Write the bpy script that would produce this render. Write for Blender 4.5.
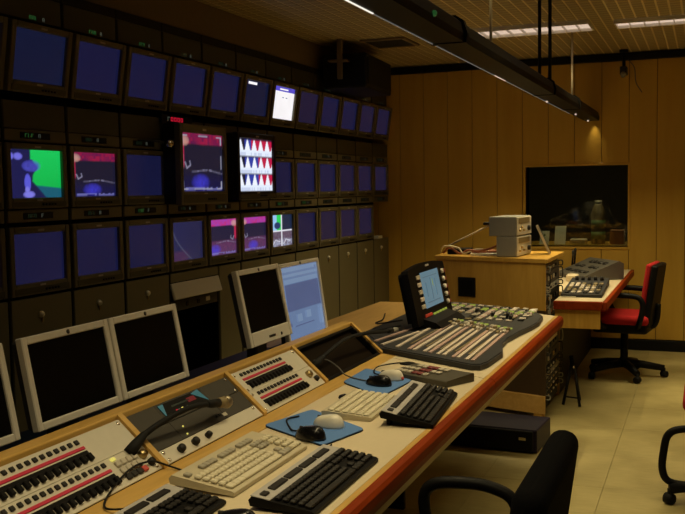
import bpy, bmesh, math, random
from mathutils import Vector, Matrix, Euler
random.seed(7)
R = math.radians
for o in list(bpy.data.objects): bpy.data.objects.remove(o)
scn = bpy.context.scene
COL = scn.collection

# ------------------------------------------------------------------ camera
cam_d = bpy.data.cameras.new('camera'); cam = bpy.data.objects.new('camera', cam_d); COL.objects.link(cam)
CH = 1.5
def _cam():
    f, cx, cy = 940.0, 342.5, 257.0
    cv = lambda x, y: Vector(((x-cx)/f, -(y-cy)/f, -1.0))
    v1 = cv(706, 183); h = cv(706-1000, 183+16.5)
    Y = v1.normalized(); Z = v1.cross(h).normalized()
    if Z.y < 0: Z = -Z
    X = Y.cross(Z)
    return Matrix((X, Y, Z))
M3 = _cam()
cam.matrix_world = Matrix.Translation((0, 0, CH)) @ M3.to_4x4()
cam_d.sensor_width = 36.0; cam_d.lens = 940.0/685.0*36.0; cam_d.clip_start = 0.05
scn.camera = cam
# ------------------------------------------------------------------ view, world
scn.view_settings.view_transform = 'Standard'; scn.view_settings.look = 'None'
scn.view_settings.exposure = 0.0; scn.view_settings.gamma = 1.0; scn.view_settings.use_curve_mapping = False
w = bpy.data.worlds.new('world'); scn.world = w; w.use_nodes = True
w.node_tree.nodes['Background'].inputs[0].default_value = (0.02, 0.016, 0.01, 1)
w.node_tree.nodes['Background'].inputs[1].default_value = 0.3
# ------------------------------------------------------------------ lamps: louvred ceiling lights (cut-off beams), the hanging tube, an added studio fill
LAMP_COL = (1.0, 0.81, 0.43)
ZC = 2.67
TUBE_X, TUBE_Z, TUBE_Y0, TUBE_Y1 = -0.965, 2.075, -1.2, 8.77
def lamp(name, x, y, z, sx, sy, e, spread, rz=0.0):
    l = bpy.data.lights.new(name, 'AREA'); l.shape = 'RECTANGLE'; l.size = sx; l.size_y = sy
    l.energy = e; l.color = LAMP_COL; l.spread = R(spread)
    o = bpy.data.objects.new(name, l); COL.objects.link(o); o.location = (x, y, z); o.rotation_euler = (0, 0, rz)
CEIL_LIGHTS = [(-1.985, 6.95, 19), (-0.625, 7.04, 12.5), (-1.985, 4.3, 2.4), (-0.625, 4.3, 10.5), (-1.985, 1.5, 0.6), (-0.625, 1.5, 4)]  # last four: unseen fixtures added to light desk and floor
for x, y, e in CEIL_LIGHTS: lamp('ceiling_lamp', x+0.6, y+0.13, ZC-0.032, 1.14, 0.15, e, 112 if y > 6 else 124)
for k in range(6): lamp('tube_lamp', TUBE_X, TUBE_Y0+1.6+k*1.215, TUBE_Z-0.004, 0.03, 0.9, 2.9, 95)
lamp('tube_lamp', TUBE_X+0.02, TUBE_Y1+0.03, TUBE_Z+0.01, 0.02, 0.02, 0.075, 60)
lamp('studio_fill', -1.15, 9.10, 2.6, 0.9, 0.1, 13, 160)  # added fill without a visible source, brightens the cards behind the window

# ------------------------------------------------------------------ materials
MATS = {}
def _new(name):
    m = bpy.data.materials.new(name); m.use_nodes = True; MATS[name] = m
    return m, m.node_tree, m.node_tree.nodes['Principled BSDF']
def mat(name, col, rough=0.5, metal=0.0, var=0.12, scale=30.0, bump=0.0, emit=None, estr=1.0, stretch=(1, 1, 1), coat=0.0, spec=None):
    m, nt, b = _new(name); N = nt.nodes; L = nt.links
    b.inputs['Roughness'].default_value = rough; b.inputs['Metallic'].default_value = metal
    if coat: b.inputs['Coat Weight'].default_value = coat
    if spec is not None: b.inputs['Specular IOR Level'].default_value = spec
    tc = N.new('ShaderNodeTexCoord'); mp = N.new('ShaderNodeMapping'); mp.inputs['Scale'].default_value = stretch
    nz = N.new('ShaderNodeTexNoise'); nz.inputs['Scale'].default_value = scale; nz.inputs['Detail'].default_value = 4
    L.new(tc.outputs['Object'], mp.inputs[0]); L.new(mp.outputs[0], nz.inputs['Vector'])
    mx = N.new('ShaderNodeMix'); mx.data_type = 'RGBA'
    lo = tuple(max(0, c*(1-var)) for c in col[:3])+(1,); hi = tuple(min(1, c*(1+var)) for c in col[:3])+(1,)
    mx.inputs[6].default_value = lo; mx.inputs[7].default_value = hi
    L.new(nz.outputs['Fac'], mx.inputs[0]); L.new(mx.outputs[2], b.inputs['Base Color'])
    if bump:
        bp = N.new('ShaderNodeBump'); bp.inputs['Strength'].default_value = bump; bp.inputs['Distance'].default_value = 0.002
        L.new(nz.outputs['Fac'], bp.inputs['Height']); L.new(bp.outputs[0], b.inputs['Normal'])
    if emit:
        b.inputs['Emission Color'].default_value = tuple(emit)+(1,); b.inputs['Emission Strength'].default_value = estr
    return m
def wood(name, c1, c2, rough=0.35, axis='Y', scale=14.0, coat=0.0, spec=0.2):
    m, nt, b = _new(name); N = nt.nodes; L = nt.links
    tc = N.new('ShaderNodeTexCoord'); mp = N.new('ShaderNodeMapping')
    s = {'X': (0.12, 1, 1), 'Y': (1, 0.12, 1), 'Z': (1, 1, 0.12)}[axis]
    mp.inputs['Scale'].default_value = s
    nz = N.new('ShaderNodeTexNoise'); nz.inputs['Scale'].default_value = scale; nz.inputs['Detail'].default_value = 6; nz.inputs['Distortion'].default_value = 1.2
    n2 = N.new('ShaderNodeTexNoise'); n2.inputs['Scale'].default_value = scale*6; n2.inputs['Detail'].default_value = 3
    L.new(tc.outputs['Object'], mp.inputs[0]); L.new(mp.outputs[0], nz.inputs['Vector']); L.new(mp.outputs[0], n2.inputs['Vector'])
    ad = N.new('ShaderNodeMath'); ad.operation = 'MULTIPLY_ADD'; ad.inputs[1].default_value = 0.35
    L.new(n2.outputs['Fac'], ad.inputs[0]); L.new(nz.outputs['Fac'], ad.inputs[2])
    rp = N.new('ShaderNodeValToRGB'); rp.color_ramp.elements[0].position = 0.45; rp.color_ramp.elements[1].position = 0.85
    rp.color_ramp.elements[0].color = tuple(c1)+(1,); rp.color_ramp.elements[1].color = tuple(c2)+(1,)
    L.new(ad.outputs[0], rp.inputs[0]); L.new(rp.outputs[0], b.inputs['Base Color'])
    b.inputs['Roughness'].default_value = rough; b.inputs['Coat Weight'].default_value = coat; b.inputs['Coat Roughness'].default_value = 0.3; b.inputs['Specular IOR Level'].default_value = spec
    return m
def emis(name, col, s=1.0):
    m, nt, b = _new(name)
    b.inputs['Base Color'].default_value = (0.012, 0.012, 0.014, 1); b.inputs['Roughness'].default_value = 0.22
    b.inputs['Emission Color'].default_value = tuple(col)+(1,); b.inputs['Emission Strength'].default_value = s
    nz = nt.nodes.new('ShaderNodeTexNoise'); nz.inputs['Scale'].default_value = 5.0
    tc = nt.nodes.new('ShaderNodeTexCoord'); nt.links.new(tc.outputs['Object'], nz.inputs['Vector'])
    mx = nt.nodes.new('ShaderNodeMix'); mx.data_type = 'RGBA'
    mx.inputs[6].default_value = tuple(c*0.88 for c in col)+(1,); mx.inputs[7].default_value = tuple(c*1.12 for c in col)+(1,)
    nt.links.new(nz.outputs['Fac'], mx.inputs[0]); nt.links.new(mx.outputs[2], b.inputs['Emission Color'])
    return m

mat('rackpaint', (0.050, 0.046, 0.026), 0.45, var=0.15, scale=12)
mat('rackdark', (0.010, 0.009, 0.007), 0.5, spec=0.2)
mat('rackdoor', (0.15, 0.135, 0.075), 0.42, var=0.1, scale=6)
mat('bezel', (0.13, 0.112, 0.060), 0.45)
mat('bezeldark', (0.016, 0.014, 0.012), 0.4, spec=0.25)
mat('black', (0.006, 0.006, 0.006), 0.5, spec=0.2)
mat('blackgloss', (0.006, 0.006, 0.007), 0.22, spec=0.3)
mat('tubeblack', (0.0045, 0.0045, 0.004), 0.45, var=0.2, spec=0.08)
mat('rubber', (0.008, 0.008, 0.008), 0.7, spec=0.2)
mat('tftglass', (0.004, 0.004, 0.004), 0.3, spec=0.08)
mat('lockmetal', (0.85, 0.80, 0.66), 0.3, 0.5)
mat('darkpanel', (0.055, 0.032, 0.012), 0.5)
mat('consolegrey', (0.085, 0.080, 0.066), 0.5)
mat('chrome', (0.75, 0.70, 0.6), 0.2, 1.0)
mat('micmetal', (0.30, 0.26, 0.18), 0.35, 0.8)
mat('brass', (0.55, 0.42, 0.2), 0.3, 1.0)
mat('cream', (0.66, 0.56, 0.38), 0.42, var=0.05, scale=50)
mat('panelcream', (0.62, 0.58, 0.48), 0.45, var=0.06)
mat('beigekb', (0.52, 0.46, 0.32), 0.5, var=0.05)
mat('beigekey', (0.66, 0.60, 0.44), 0.5, var=0.05)
mat('greykey', (0.36, 0.33, 0.26), 0.5, var=0.05)
mat('silver', (0.44, 0.42, 0.40), 0.45, 0.1)
mat('blackkb', (0.0055, 0.005, 0.0048), 0.5, spec=0.1)
mat('blackkey', (0.021, 0.019, 0.017), 0.45, spec=0.2)
mat('tftbezel', (0.78, 0.74, 0.65), 0.4, var=0.05)
mat('tftback', (0.05, 0.05, 0.05), 0.5)
mat('padblue', (0.08, 0.20, 0.50), 0.8, var=0.12, scale=200)
mat('white', (0.72, 0.68, 0.58), 0.35, var=0.04)
mat('paper', (0.75, 0.74, 0.66), 0.7, var=0.04)
mat('olive', (0.070, 0.062, 0.044), 0.5, spec=0.3)
mat('moddark', (0.050, 0.045, 0.036), 0.5, var=0.12, spec=0.25)
mat('mixerbody', (0.030, 0.031, 0.034), 0.55, spec=0.3)
mat('strip', (0.60, 0.52, 0.44), 0.45, var=0.06)
mat('strippink', (0.46, 0.32, 0.28), 0.45, var=0.06)
mat('oliveband', (0.22, 0.17, 0.08), 0.5)
mat('redplast', (0.50, 0.008, 0.035), 0.4, emit=(0.03, 0.0, 0.004))
mat('redfab', (0.42, 0.006, 0.008), 0.9, var=0.15, scale=150, bump=0.3)
mat('blackfab', (0.006, 0.006, 0.0065), 0.9, var=0.3, scale=200, bump=0.4, spec=0.05)
mat('seatblack', (0.006, 0.006, 0.006), 0.5, spec=0.15)
mat('greymetal', (0.30, 0.30, 0.27), 0.42, 0.2, var=0.06)
mat('darkmetal', (0.035, 0.033, 0.030), 0.4, 0.4)
mat('purplebox', (0.016, 0.011, 0.030), 0.5, spec=0.2)
mat('ceilslat', (0.75, 0.62, 0.34), 0.55, var=0.08)
mat('ceildark', (0.03, 0.025, 0.015), 0.8)
mat('soffit', (0.16, 0.11, 0.055), 0.6)
mat('cablegrey', (0.10, 0.10, 0.095), 0.5)
mat('cablewhite', (0.6, 0.52, 0.34), 0.5)
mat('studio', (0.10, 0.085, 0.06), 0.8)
mat('bottlegreen', (0.12, 0.22, 0.08), 0.5)
mat('orangeprop', (0.35, 0.14, 0.05), 0.6)
mat('keyred', (0.55, 0.06, 0.04), 0.4)
mat('maroon', (0.20, 0.03, 0.03), 0.4)
mat('keypale', (0.50, 0.45, 0.36), 0.4)
mat('bookred', (0.30, 0.09, 0.03), 0.6)
wood('woodrail', (0.50, 0.30, 0.075), (0.64, 0.40, 0.115), axis='Y')
wood('woodnose', (0.17, 0.020, 0.002), (0.28, 0.038, 0.004), axis='Y', rough=0.5, coat=0.0, spec=0.08)
wood('woodcab', (0.50, 0.285, 0.050), (0.62, 0.37, 0.075), axis='Z')
wood('wallpanel', (0.50, 0.295, 0.042), (0.56, 0.345, 0.058), axis='Z', scale=4, rough=0.5, coat=0.05)
wood('woodtop', (0.50, 0.30, 0.085), (0.62, 0.39, 0.13), axis='Y')
def tilemat():
    m, nt, b = _new('floortile'); N = nt.nodes; L = nt.links
    tc = N.new('ShaderNodeTexCoord'); oi = N.new('ShaderNodeObjectInfo')
    n1 = N.new('ShaderNodeTexNoise'); n1.inputs['Scale'].default_value = 3.0; n1.inputs['Detail'].default_value = 6
    mp = N.new('ShaderNodeMapping'); mp.inputs['Scale'].default_value = (0.6, 9, 1)
    n2 = N.new('ShaderNodeTexNoise'); n2.inputs['Scale'].default_value = 14.0; n2.inputs['Detail'].default_value = 5
    L.new(tc.outputs['Object'], mp.inputs[0]); L.new(mp.outputs[0], n2.inputs['Vector']); 
    av = N.new('ShaderNodeVectorMath'); av.operation = 'ADD'; L.new(tc.outputs['Object'], av.inputs[0]); L.new(oi.outputs['Location'], av.inputs[1]); L.new(av.outputs[0], n1.inputs['Vector'])
    ad = N.new('ShaderNodeMath'); ad.operation = 'MULTIPLY_ADD'; ad.inputs[1].default_value = 0.6; L.new(n2.outputs['Fac'], ad.inputs[0]); L.new(n1.outputs['Fac'], ad.inputs[2])
    rp = N.new('ShaderNodeValToRGB'); rp.color_ramp.elements[0].position = 0.58; rp.color_ramp.elements[1].position = 1.0
    rp.color_ramp.elements[0].color = (0.31, 0.255, 0.10, 1); rp.color_ramp.elements[1].color = (0.48, 0.405, 0.175, 1)
    L.new(ad.outputs[0], rp.inputs[0]); L.new(rp.outputs[0], b.inputs['Base Color']); b.inputs['Roughness'].default_value = 0.42
tilemat()
def glassmat():
    m = bpy.data.materials.new('glass'); m.use_nodes = True; MATS['glass'] = m
    nt = m.node_tree; N = nt.nodes; N.clear(); out = N.new('ShaderNodeOutputMaterial')
    tr = N.new('ShaderNodeBsdfTransparent'); tr.inputs[0].default_value = (0.55, 0.58, 0.52, 1)
    gl = N.new('ShaderNodeBsdfGlossy'); gl.inputs['Roughness'].default_value = 0.04; gl.inputs[0].default_value = (0.9, 0.9, 0.9, 1)
    fr = N.new('ShaderNodeFresnel'); fr.inputs[0].default_value = 1.5
    mx = N.new('ShaderNodeMixShader'); nt.links.new(fr.outputs[0], mx.inputs[0]); nt.links.new(tr.outputs[0], mx.inputs[1]); nt.links.new(gl.outputs[0], mx.inputs[2]); nt.links.new(mx.outputs[0], out.inputs[0])
glassmat()
# emitting screens and lamps; blank tubes' blue reflection is put in as emission
emis('e_bluesheen', (0.0068, 0.0076, 0.037)); emis('e_bluesheen2', (0.0052, 0.0078, 0.030)); emis('e_violetsheen', (0.0105, 0.0082, 0.030)); emis('e_dim', (0.006, 0.007, 0.024))
emis('e_white', (0.95, 0.92, 0.93)); emis('e_titleblue', (0.09, 0.07, 0.55)); emis('e_green', (0.02, 0.50, 0.09)); emis('e_vblue', (0.10, 0.10, 0.72))
emis('e_navy', (0.012, 0.012, 0.05)); emis('e_pink', (0.62, 0.05, 0.30)); emis('e_red', (0.55, 0.015, 0.10)); emis('e_purple', (0.16, 0.04, 0.16))
emis('e_lav', (0.30, 0.20, 0.80)); emis('e_black', (0.004, 0.003, 0.010)); emis('e_ice', (0.62, 0.70, 0.92)); emis('e_cyan', (0.20, 0.60, 0.75))
emis('e_tft', (0.125, 0.185, 0.32)); emis('e_tftdark', (0.082, 0.105, 0.21)); emis('e_tftlite', (0.17, 0.245, 0.38)); emis('e_lcd', (0.095, 0.18, 0.225)); emis('e_lcddark', (0.055, 0.11, 0.14))
emis('e_ledred', (0.45, 0.006, 0.025)); emis('e_ledgreen', (0.010, 0.050, 0.012)); emis('e_ledyel', (0.7, 0.6, 0.12)); emis('e_ledwhite', (0.035, 0.04, 0.03)); emis('e_dimgreen', (0.005, 0.010, 0.005)); emis('e_tealsheen', (0.03, 0.105, 0.10))
emis('e_keygreen', (0.22, 0.26, 0.035)); emis('e_fluo', (0.62, 0.47, 0.36)); emis('e_lamp', (1.0, 0.95, 0.8)); emis('e_dimred', (0.11, 0.006, 0.008))
emis('e_grey', (0.20, 0.18, 0.24))

# ------------------------------------------------------------------ mesh helpers
class MB:
    def __init__(s): s.bm = bmesh.new(); s.slots = []; s.cur = 0; s.smooth = False
    def m(s, name):
        if name not in s.slots: s.slots.append(name)
        s.cur = s.slots.index(name); return s
    def _face(s, vs, smooth=False):
        try: f = s.bm.faces.new(vs)
        except ValueError: return None
        f.material_index = s.cur; f.smooth = smooth; return f
    def box(s, x0, x1, y0, y1, z0, z1, bev=0.0, mtx=None, seg=1):
        g = bmesh.ops.create_cube(s.bm, size=1.0)['verts']
        sx, sy, sz = abs(x1-x0), abs(y1-y0), abs(z1-z0); c = Vector(((x0+x1)/2, (y0+y1)/2, (z0+z1)/2))
        for v in g: v.co = Vector((v.co.x*sx, v.co.y*sy, v.co.z*sz)) + c
        if mtx:
            for v in g: v.co = mtx @ v.co
        fs = set(f for v in g for f in v.link_faces)
        for f in fs: f.material_index = s.cur
        if bev > 0:
            es = list(set(e for v in g for e in v.link_edges))
            r = bmesh.ops.bevel(s.bm, geom=es, offset=min(bev, 0.45*min(sx, sy, sz)), segments=seg, affect='EDGES', profile=0.5)
            for f in r['faces']: f.material_index = s.cur; f.smooth = seg > 1
        return s
    def prism(s, pts, d, axis='z', off=0.0):
        # pts 2D polygon; extruded from off to off+d along axis. axis x:(y,z) y:(x,z) z:(x,y)
        def P(a, b, t): return {'x': (t, a, b), 'y': (a, t, b), 'z': (a, b, t)}[axis]
        A = [s.bm.verts.new(P(a, b, off)) for a, b in pts]; B = [s.bm.verts.new(P(a, b, off+d)) for a, b in pts]
        s._face(A[::-1]); s._face(B); n = len(pts)
        for i in range(n): s._face([A[i], A[(i+1) % n], B[(i+1) % n], B[i]])
        return s
    def quad(s, *p):
        s._face([s.bm.verts.new(q) for q in p]); return s
    def tube(s, pts, r, n=8, closed=False):
        pts = [Vector(p) for p in pts]; rings = []; N = len(pts); up = None
        for i, p in enumerate(pts):
            if closed: t = (pts[(i+1) % N]-pts[i-1])
            else: t = pts[min(i+1, N-1)]-pts[max(i-1, 0)]
            t.normalize()
            if up is None: up = t.orthogonal().normalized()
            up = (up - t*up.dot(t)).normalized(); sd = t.cross(up)
            rr = r[i] if isinstance(r, (list, tuple)) else r
            rings.append([s.bm.verts.new(p + (up*math.cos(a)+sd*math.sin(a))*rr) for a in [2*math.pi*k/n for k in range(n)]])
        for i in range(N if closed else N-1):
            a, b = rings[i], rings[(i+1) % N]
            for k in range(n): s._face([a[k], a[(k+1) % n], b[(k+1) % n], b[k]], True)
        if not closed: s._face(rings[0][::-1]); s._face(rings[-1])
        return s
    def lathe(s, prof, n=16, mtx=None):
        rings = []
        for r, z in prof:
            rings.append([s.bm.verts.new((mtx or Matrix()) @ Vector((r*math.cos(2*math.pi*k/n), r*math.sin(2*math.pi*k/n), z))) for k in range(n)])
        for a, b in zip(rings, rings[1:]):
            for k in range(n): s._face([a[k], a[(k+1) % n], b[(k+1) % n], b[k]], True)
        s._face(rings[0][::-1]); s._face(rings[-1]); return s
    def ball(s, c, r, n=12, sc=(1, 1, 1)):
        g = bmesh.ops.create_uvsphere(s.bm, u_segments=n, v_segments=max(6, n//2), radius=r)['verts']
        for v in g: v.co = Vector((v.co.x*sc[0], v.co.y*sc[1], v.co.z*sc[2])) + Vector(c)
        for f in set(f for v in g for f in v.link_faces): f.material_index = s.cur; f.smooth = True
        return s
    def frame(s, x0, x1, y0, y1, ix0, ix1, iy0, iy1, z0, z1, b=0.0):
        # picture frame in the local x/y plane, thickness z0..z1
        s.box(x0, ix0, y0, y1, z0, z1, b); s.box(ix1, x1, y0, y1, z0, z1, b)
        s.box(ix0, ix1, y0, iy0, z0, z1, b); s.box(ix0, ix1, iy1, y1, z0, z1, b); return s
    def build(s, name, m=None, parent=None, loc=None, rot=None):
        bmesh.ops.recalc_face_normals(s.bm, faces=s.bm.faces)
        me = bpy.data.meshes.new(name); s.bm.to_mesh(me); s.bm.free()
        for sl in (s.slots or [m]): me.materials.append(MATS[sl])
        return link(name, me, parent, loc, rot)
def link(name, me, parent=None, loc=None, rot=None):
    o = bpy.data.objects.new(name, me); COL.objects.link(o)
    if parent: o.parent = parent
    if loc is not None: o.location = loc
    if rot is not None: o.rotation_euler = rot
    return o
def tag(o, label, cat, group=None):
    o['label'] = label; o['category'] = cat
    if group: o['group'] = group
    return o
def thing(name, label, cat, loc=(0, 0, 0), rot=(0, 0, 0), group=None):
    o = bpy.data.objects.new(name, None); COL.objects.link(o); o.empty_display_size = 0.05
    o.location = loc; o.rotation_euler = rot
    return tag(o, label, cat, group)
def struct(o): o['kind'] = 'structure'; return o
def stuff(o): o['kind'] = 'stuff'; return o
def copy_tree(o, parent=None):
    c = o.copy(); COL.objects.link(c)
    if parent: c.parent = parent
    for ch in list(o.children): copy_tree(ch, c)
    return c
def spline(pts, n=8):
    pts = [Vector(p) for p in pts]; out = []
    P = [pts[0]*2-pts[1]] + pts + [pts[-1]*2-pts[-2]]
    for i in range(1, len(P)-2):
        for k in range(n):
            t = k/n; a, b, c, d = P[i-1], P[i], P[i+1], P[i+2]
            out.append(0.5*((2*b)+(c-a)*t+(2*a-5*b+4*c-d)*t*t+(3*b-a-3*c+d)*t**3))
    out.append(pts[-1]); return out
ORD = ['first', 'second', 'third', 'fourth', 'fifth', 'sixth', 'seventh', 'eighth', 'ninth', 'tenth', 'eleventh', 'twelfth', 'thirteenth']
def rmtx(rows_x, rows_y, rows_z):
    return Matrix((rows_x, rows_y, rows_z)).transposed()

# ================================================================== THE ROOM
YB = 8.835
XL, XR, YF = -3.75, 1.75, -2.2
f = struct(MB().box(XL, XR, YF, YB+0.2, -0.12, -0.008).build('floor', 'ceildark'))
TS = 0.6
tb = MB().box(0.0007, TS-0.0007, 0.0007, TS-0.0007, -0.009, 0.0, 0.0008); tile0 = tb.build('floor_tile', 'floortile', f, (0, 0, 0)); tile_me = tile0.data
bpy.data.objects.remove(tile0)
nx0 = math.floor((-2.0+0.46)/TS); 
for i in range(-5, 4):
    for j in range(-8, 7):
        x = -0.46+i*TS; y = 4.72+j*TS
        if x+TS > XR+0.05 or x < XL-0.3: continue
        link('floor_tile', tile_me, f, (x, y, 0))
# back wall with the studio window opening
WX0, WX1, WZ0, WZ1 = -1.572, -0.655, 0.935, 1.675
b = MB()
for (a0, a1, c0, c1) in [(XL, WX0, 0, ZC), (WX1, XR, 0, ZC), (WX0, WX1, 0, WZ0), (WX0, WX1, WZ1, ZC)]:
    b.box(a0, a1, YB+0.012, YB+0.2, c0, c1)
wb = struct(b.build('wall_back', 'ceildark'))
PW = 0.2385; px = -2.794-3*PW
def wpanel(x0, x1, z0, z1):
    MB().box(x0+0.002, x1-0.002, YB, YB+0.013, z0, z1, 0.003).build('wall_panel', 'wallpanel', wb)
while px < XR:
    x0, x1 = px, min(px+PW, XR)
    if x1-x0 > 0.02:
        if x1 > WX0+0.03 and x0 < WX1-0.03:
            wpanel(x0, x1, 0.10, WZ0-0.024); wpanel(x0, x1, WZ1+0.024, 2.6)
            if x0 < WX0-0.03: wpanel(x0, WX0-0.024, WZ0-0.024, WZ1+0.024)
            if x1 > WX1+0.03: wpanel(WX1+0.024, x1, WZ0-0.024, WZ1+0.024)
        else: wpanel(x0, x1, 0.10, 2.6)
    px += PW
struct(MB().box(XL, XR, YB-0.02, YB+0.012, 0.0, 0.095, 0.004).build('baseboard_back', 'black'))
struct(MB().box(XL, XR, YB-0.045, YB+0.012, 2.6, 2.66, 0.004).build('trim_1', 'black'))
wn = struct(MB().frame(WX0-0.024, WX1+0.024, WZ0-0.024, WZ1+0.024, WX0, WX1, WZ0, WZ1, -0.012, 0.2, 0.003).build('window_1', 'wallpanel', None, (0, YB, 0), (R(90), 0, 0)))
# frame() built in x/y, thickness local z -> world -y
wn.location = (0, YB+0.19, 0)
MB().box(WX0-0.002, WX1+0.002, YB+0.095, YB+0.101, WZ0-0.002, WZ1+0.002).build('pane', 'glass', wn).matrix_parent_inverse = Matrix.LocRotScale(wn.location, wn.rotation_euler, None).inverted()
# other walls
struct(MB().box(XL-0.15, XL, YF, YB+0.2, 0, ZC).build('wall_left', 'soffit'))
struct(MB().box(XR, XR+0.15, YF, YB+0.2, 0, ZC).build('wall_right', 'wallpanel'))
struct(MB().box(XL-0.15, XR+0.15, YF-0.15, YF, 0, ZC).build('wall_front', 'wallpanel'))
# studio behind the window
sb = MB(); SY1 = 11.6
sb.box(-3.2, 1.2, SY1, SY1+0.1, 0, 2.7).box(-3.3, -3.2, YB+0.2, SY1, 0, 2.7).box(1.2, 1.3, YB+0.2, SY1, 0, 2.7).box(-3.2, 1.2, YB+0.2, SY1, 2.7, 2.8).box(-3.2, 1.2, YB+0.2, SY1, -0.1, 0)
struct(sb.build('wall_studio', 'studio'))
# ceiling: slats along the room
ce = struct(MB().box(XL-0.15, XR+0.15, YF-0.15, YB+0.2, ZC+0.004, ZC+0.1).build('ceiling', 'ceilslat'))
def slatmat():
    m, nt, b = _new('slatgrid'); N = nt.nodes; L = nt.links
    tc = N.new('ShaderNodeTexCoord'); sp = N.new('ShaderNodeSeparateXYZ'); L.new(tc.outputs['Object'], sp.inputs[0])
    mo = N.new('ShaderNodeMath'); mo.operation = 'FRACT'; mu = N.new('ShaderNodeMath'); mu.operation = 'MULTIPLY'; mu.inputs[1].default_value = 1/0.085
    L.new(sp.outputs['Y'], mu.inputs[0]); L.new(mu.outputs[0], mo.inputs[0])
    lt = N.new('ShaderNodeMath'); lt.operation = 'LESS_THAN'; lt.inputs[1].default_value = 0.16; L.new(mo.outputs[0], lt.inputs[0])
    mx = N.new('ShaderNodeMix'); mx.data_type = 'RGBA'; mx.inputs[6].default_value = (0.32, 0.245, 0.11, 1); mx.inputs[7].default_value = (0.55, 0.44, 0.22, 1)
    L.new(lt.outputs[0], mx.inputs[0]); L.new(mx.outputs[2], b.inputs['Base Color']); b.inputs['Roughness'].default_value = 0.5
slatmat()
SP = 0.078
sl = MB().box(0.007, SP-0.007, YF, YB, 0.0, 0.004, 0.001).build('slat', 'slatgrid'); sme = sl.data; bpy.data.objects.remove(sl)
x = XL
while x < XR-0.02:
    link('slat', sme, ce, (x, 0, ZC)); x += SP
# soffit above the monitor racks
struct(MB().box(XL, -2.935, YF, YB, 2.47, ZC-0.002).build('trim_2', 'soffit'))

# ================================================================== MONITOR RACK WALL
RX = -2.92; P = 0.4535; S0 = 3.425
SW = 0.363
# rows: (screen z0, screen z1)
def fr_rot(): return rmtx((0, 1, 0), (0, 0, 1), (1, 0, 0)).to_euler()   # local x -> +Y, y -> +Z, z -> +X
FR = fr_rot()
def glyphs(bm, u, v, green=True, seed=0):
    rd = random.Random(seed); x = u
    for k in range(4):
        if k == 3: x += 0.03
        bm.m('e_ledwhite' if k == 3 else ('e_dimgreen' if not green else 'e_ledgreen'))
        bm.box(x, x+0.004, v, v+0.018, 0.0, 0.0012)
        if rd.random() < .8: bm.box(x+0.004, x+0.015, v+0.015, v+0.018, 0.0, 0.0012)
        if rd.random() < .6: bm.box(x+0.004, x+0.013, v+0.007, v+0.0095, 0.0, 0.0012)
        if rd.random() < .5: bm.box(x+0.011, x+0.015, v, v+0.016, 0.0, 0.0012)
        x += 0.021
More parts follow.
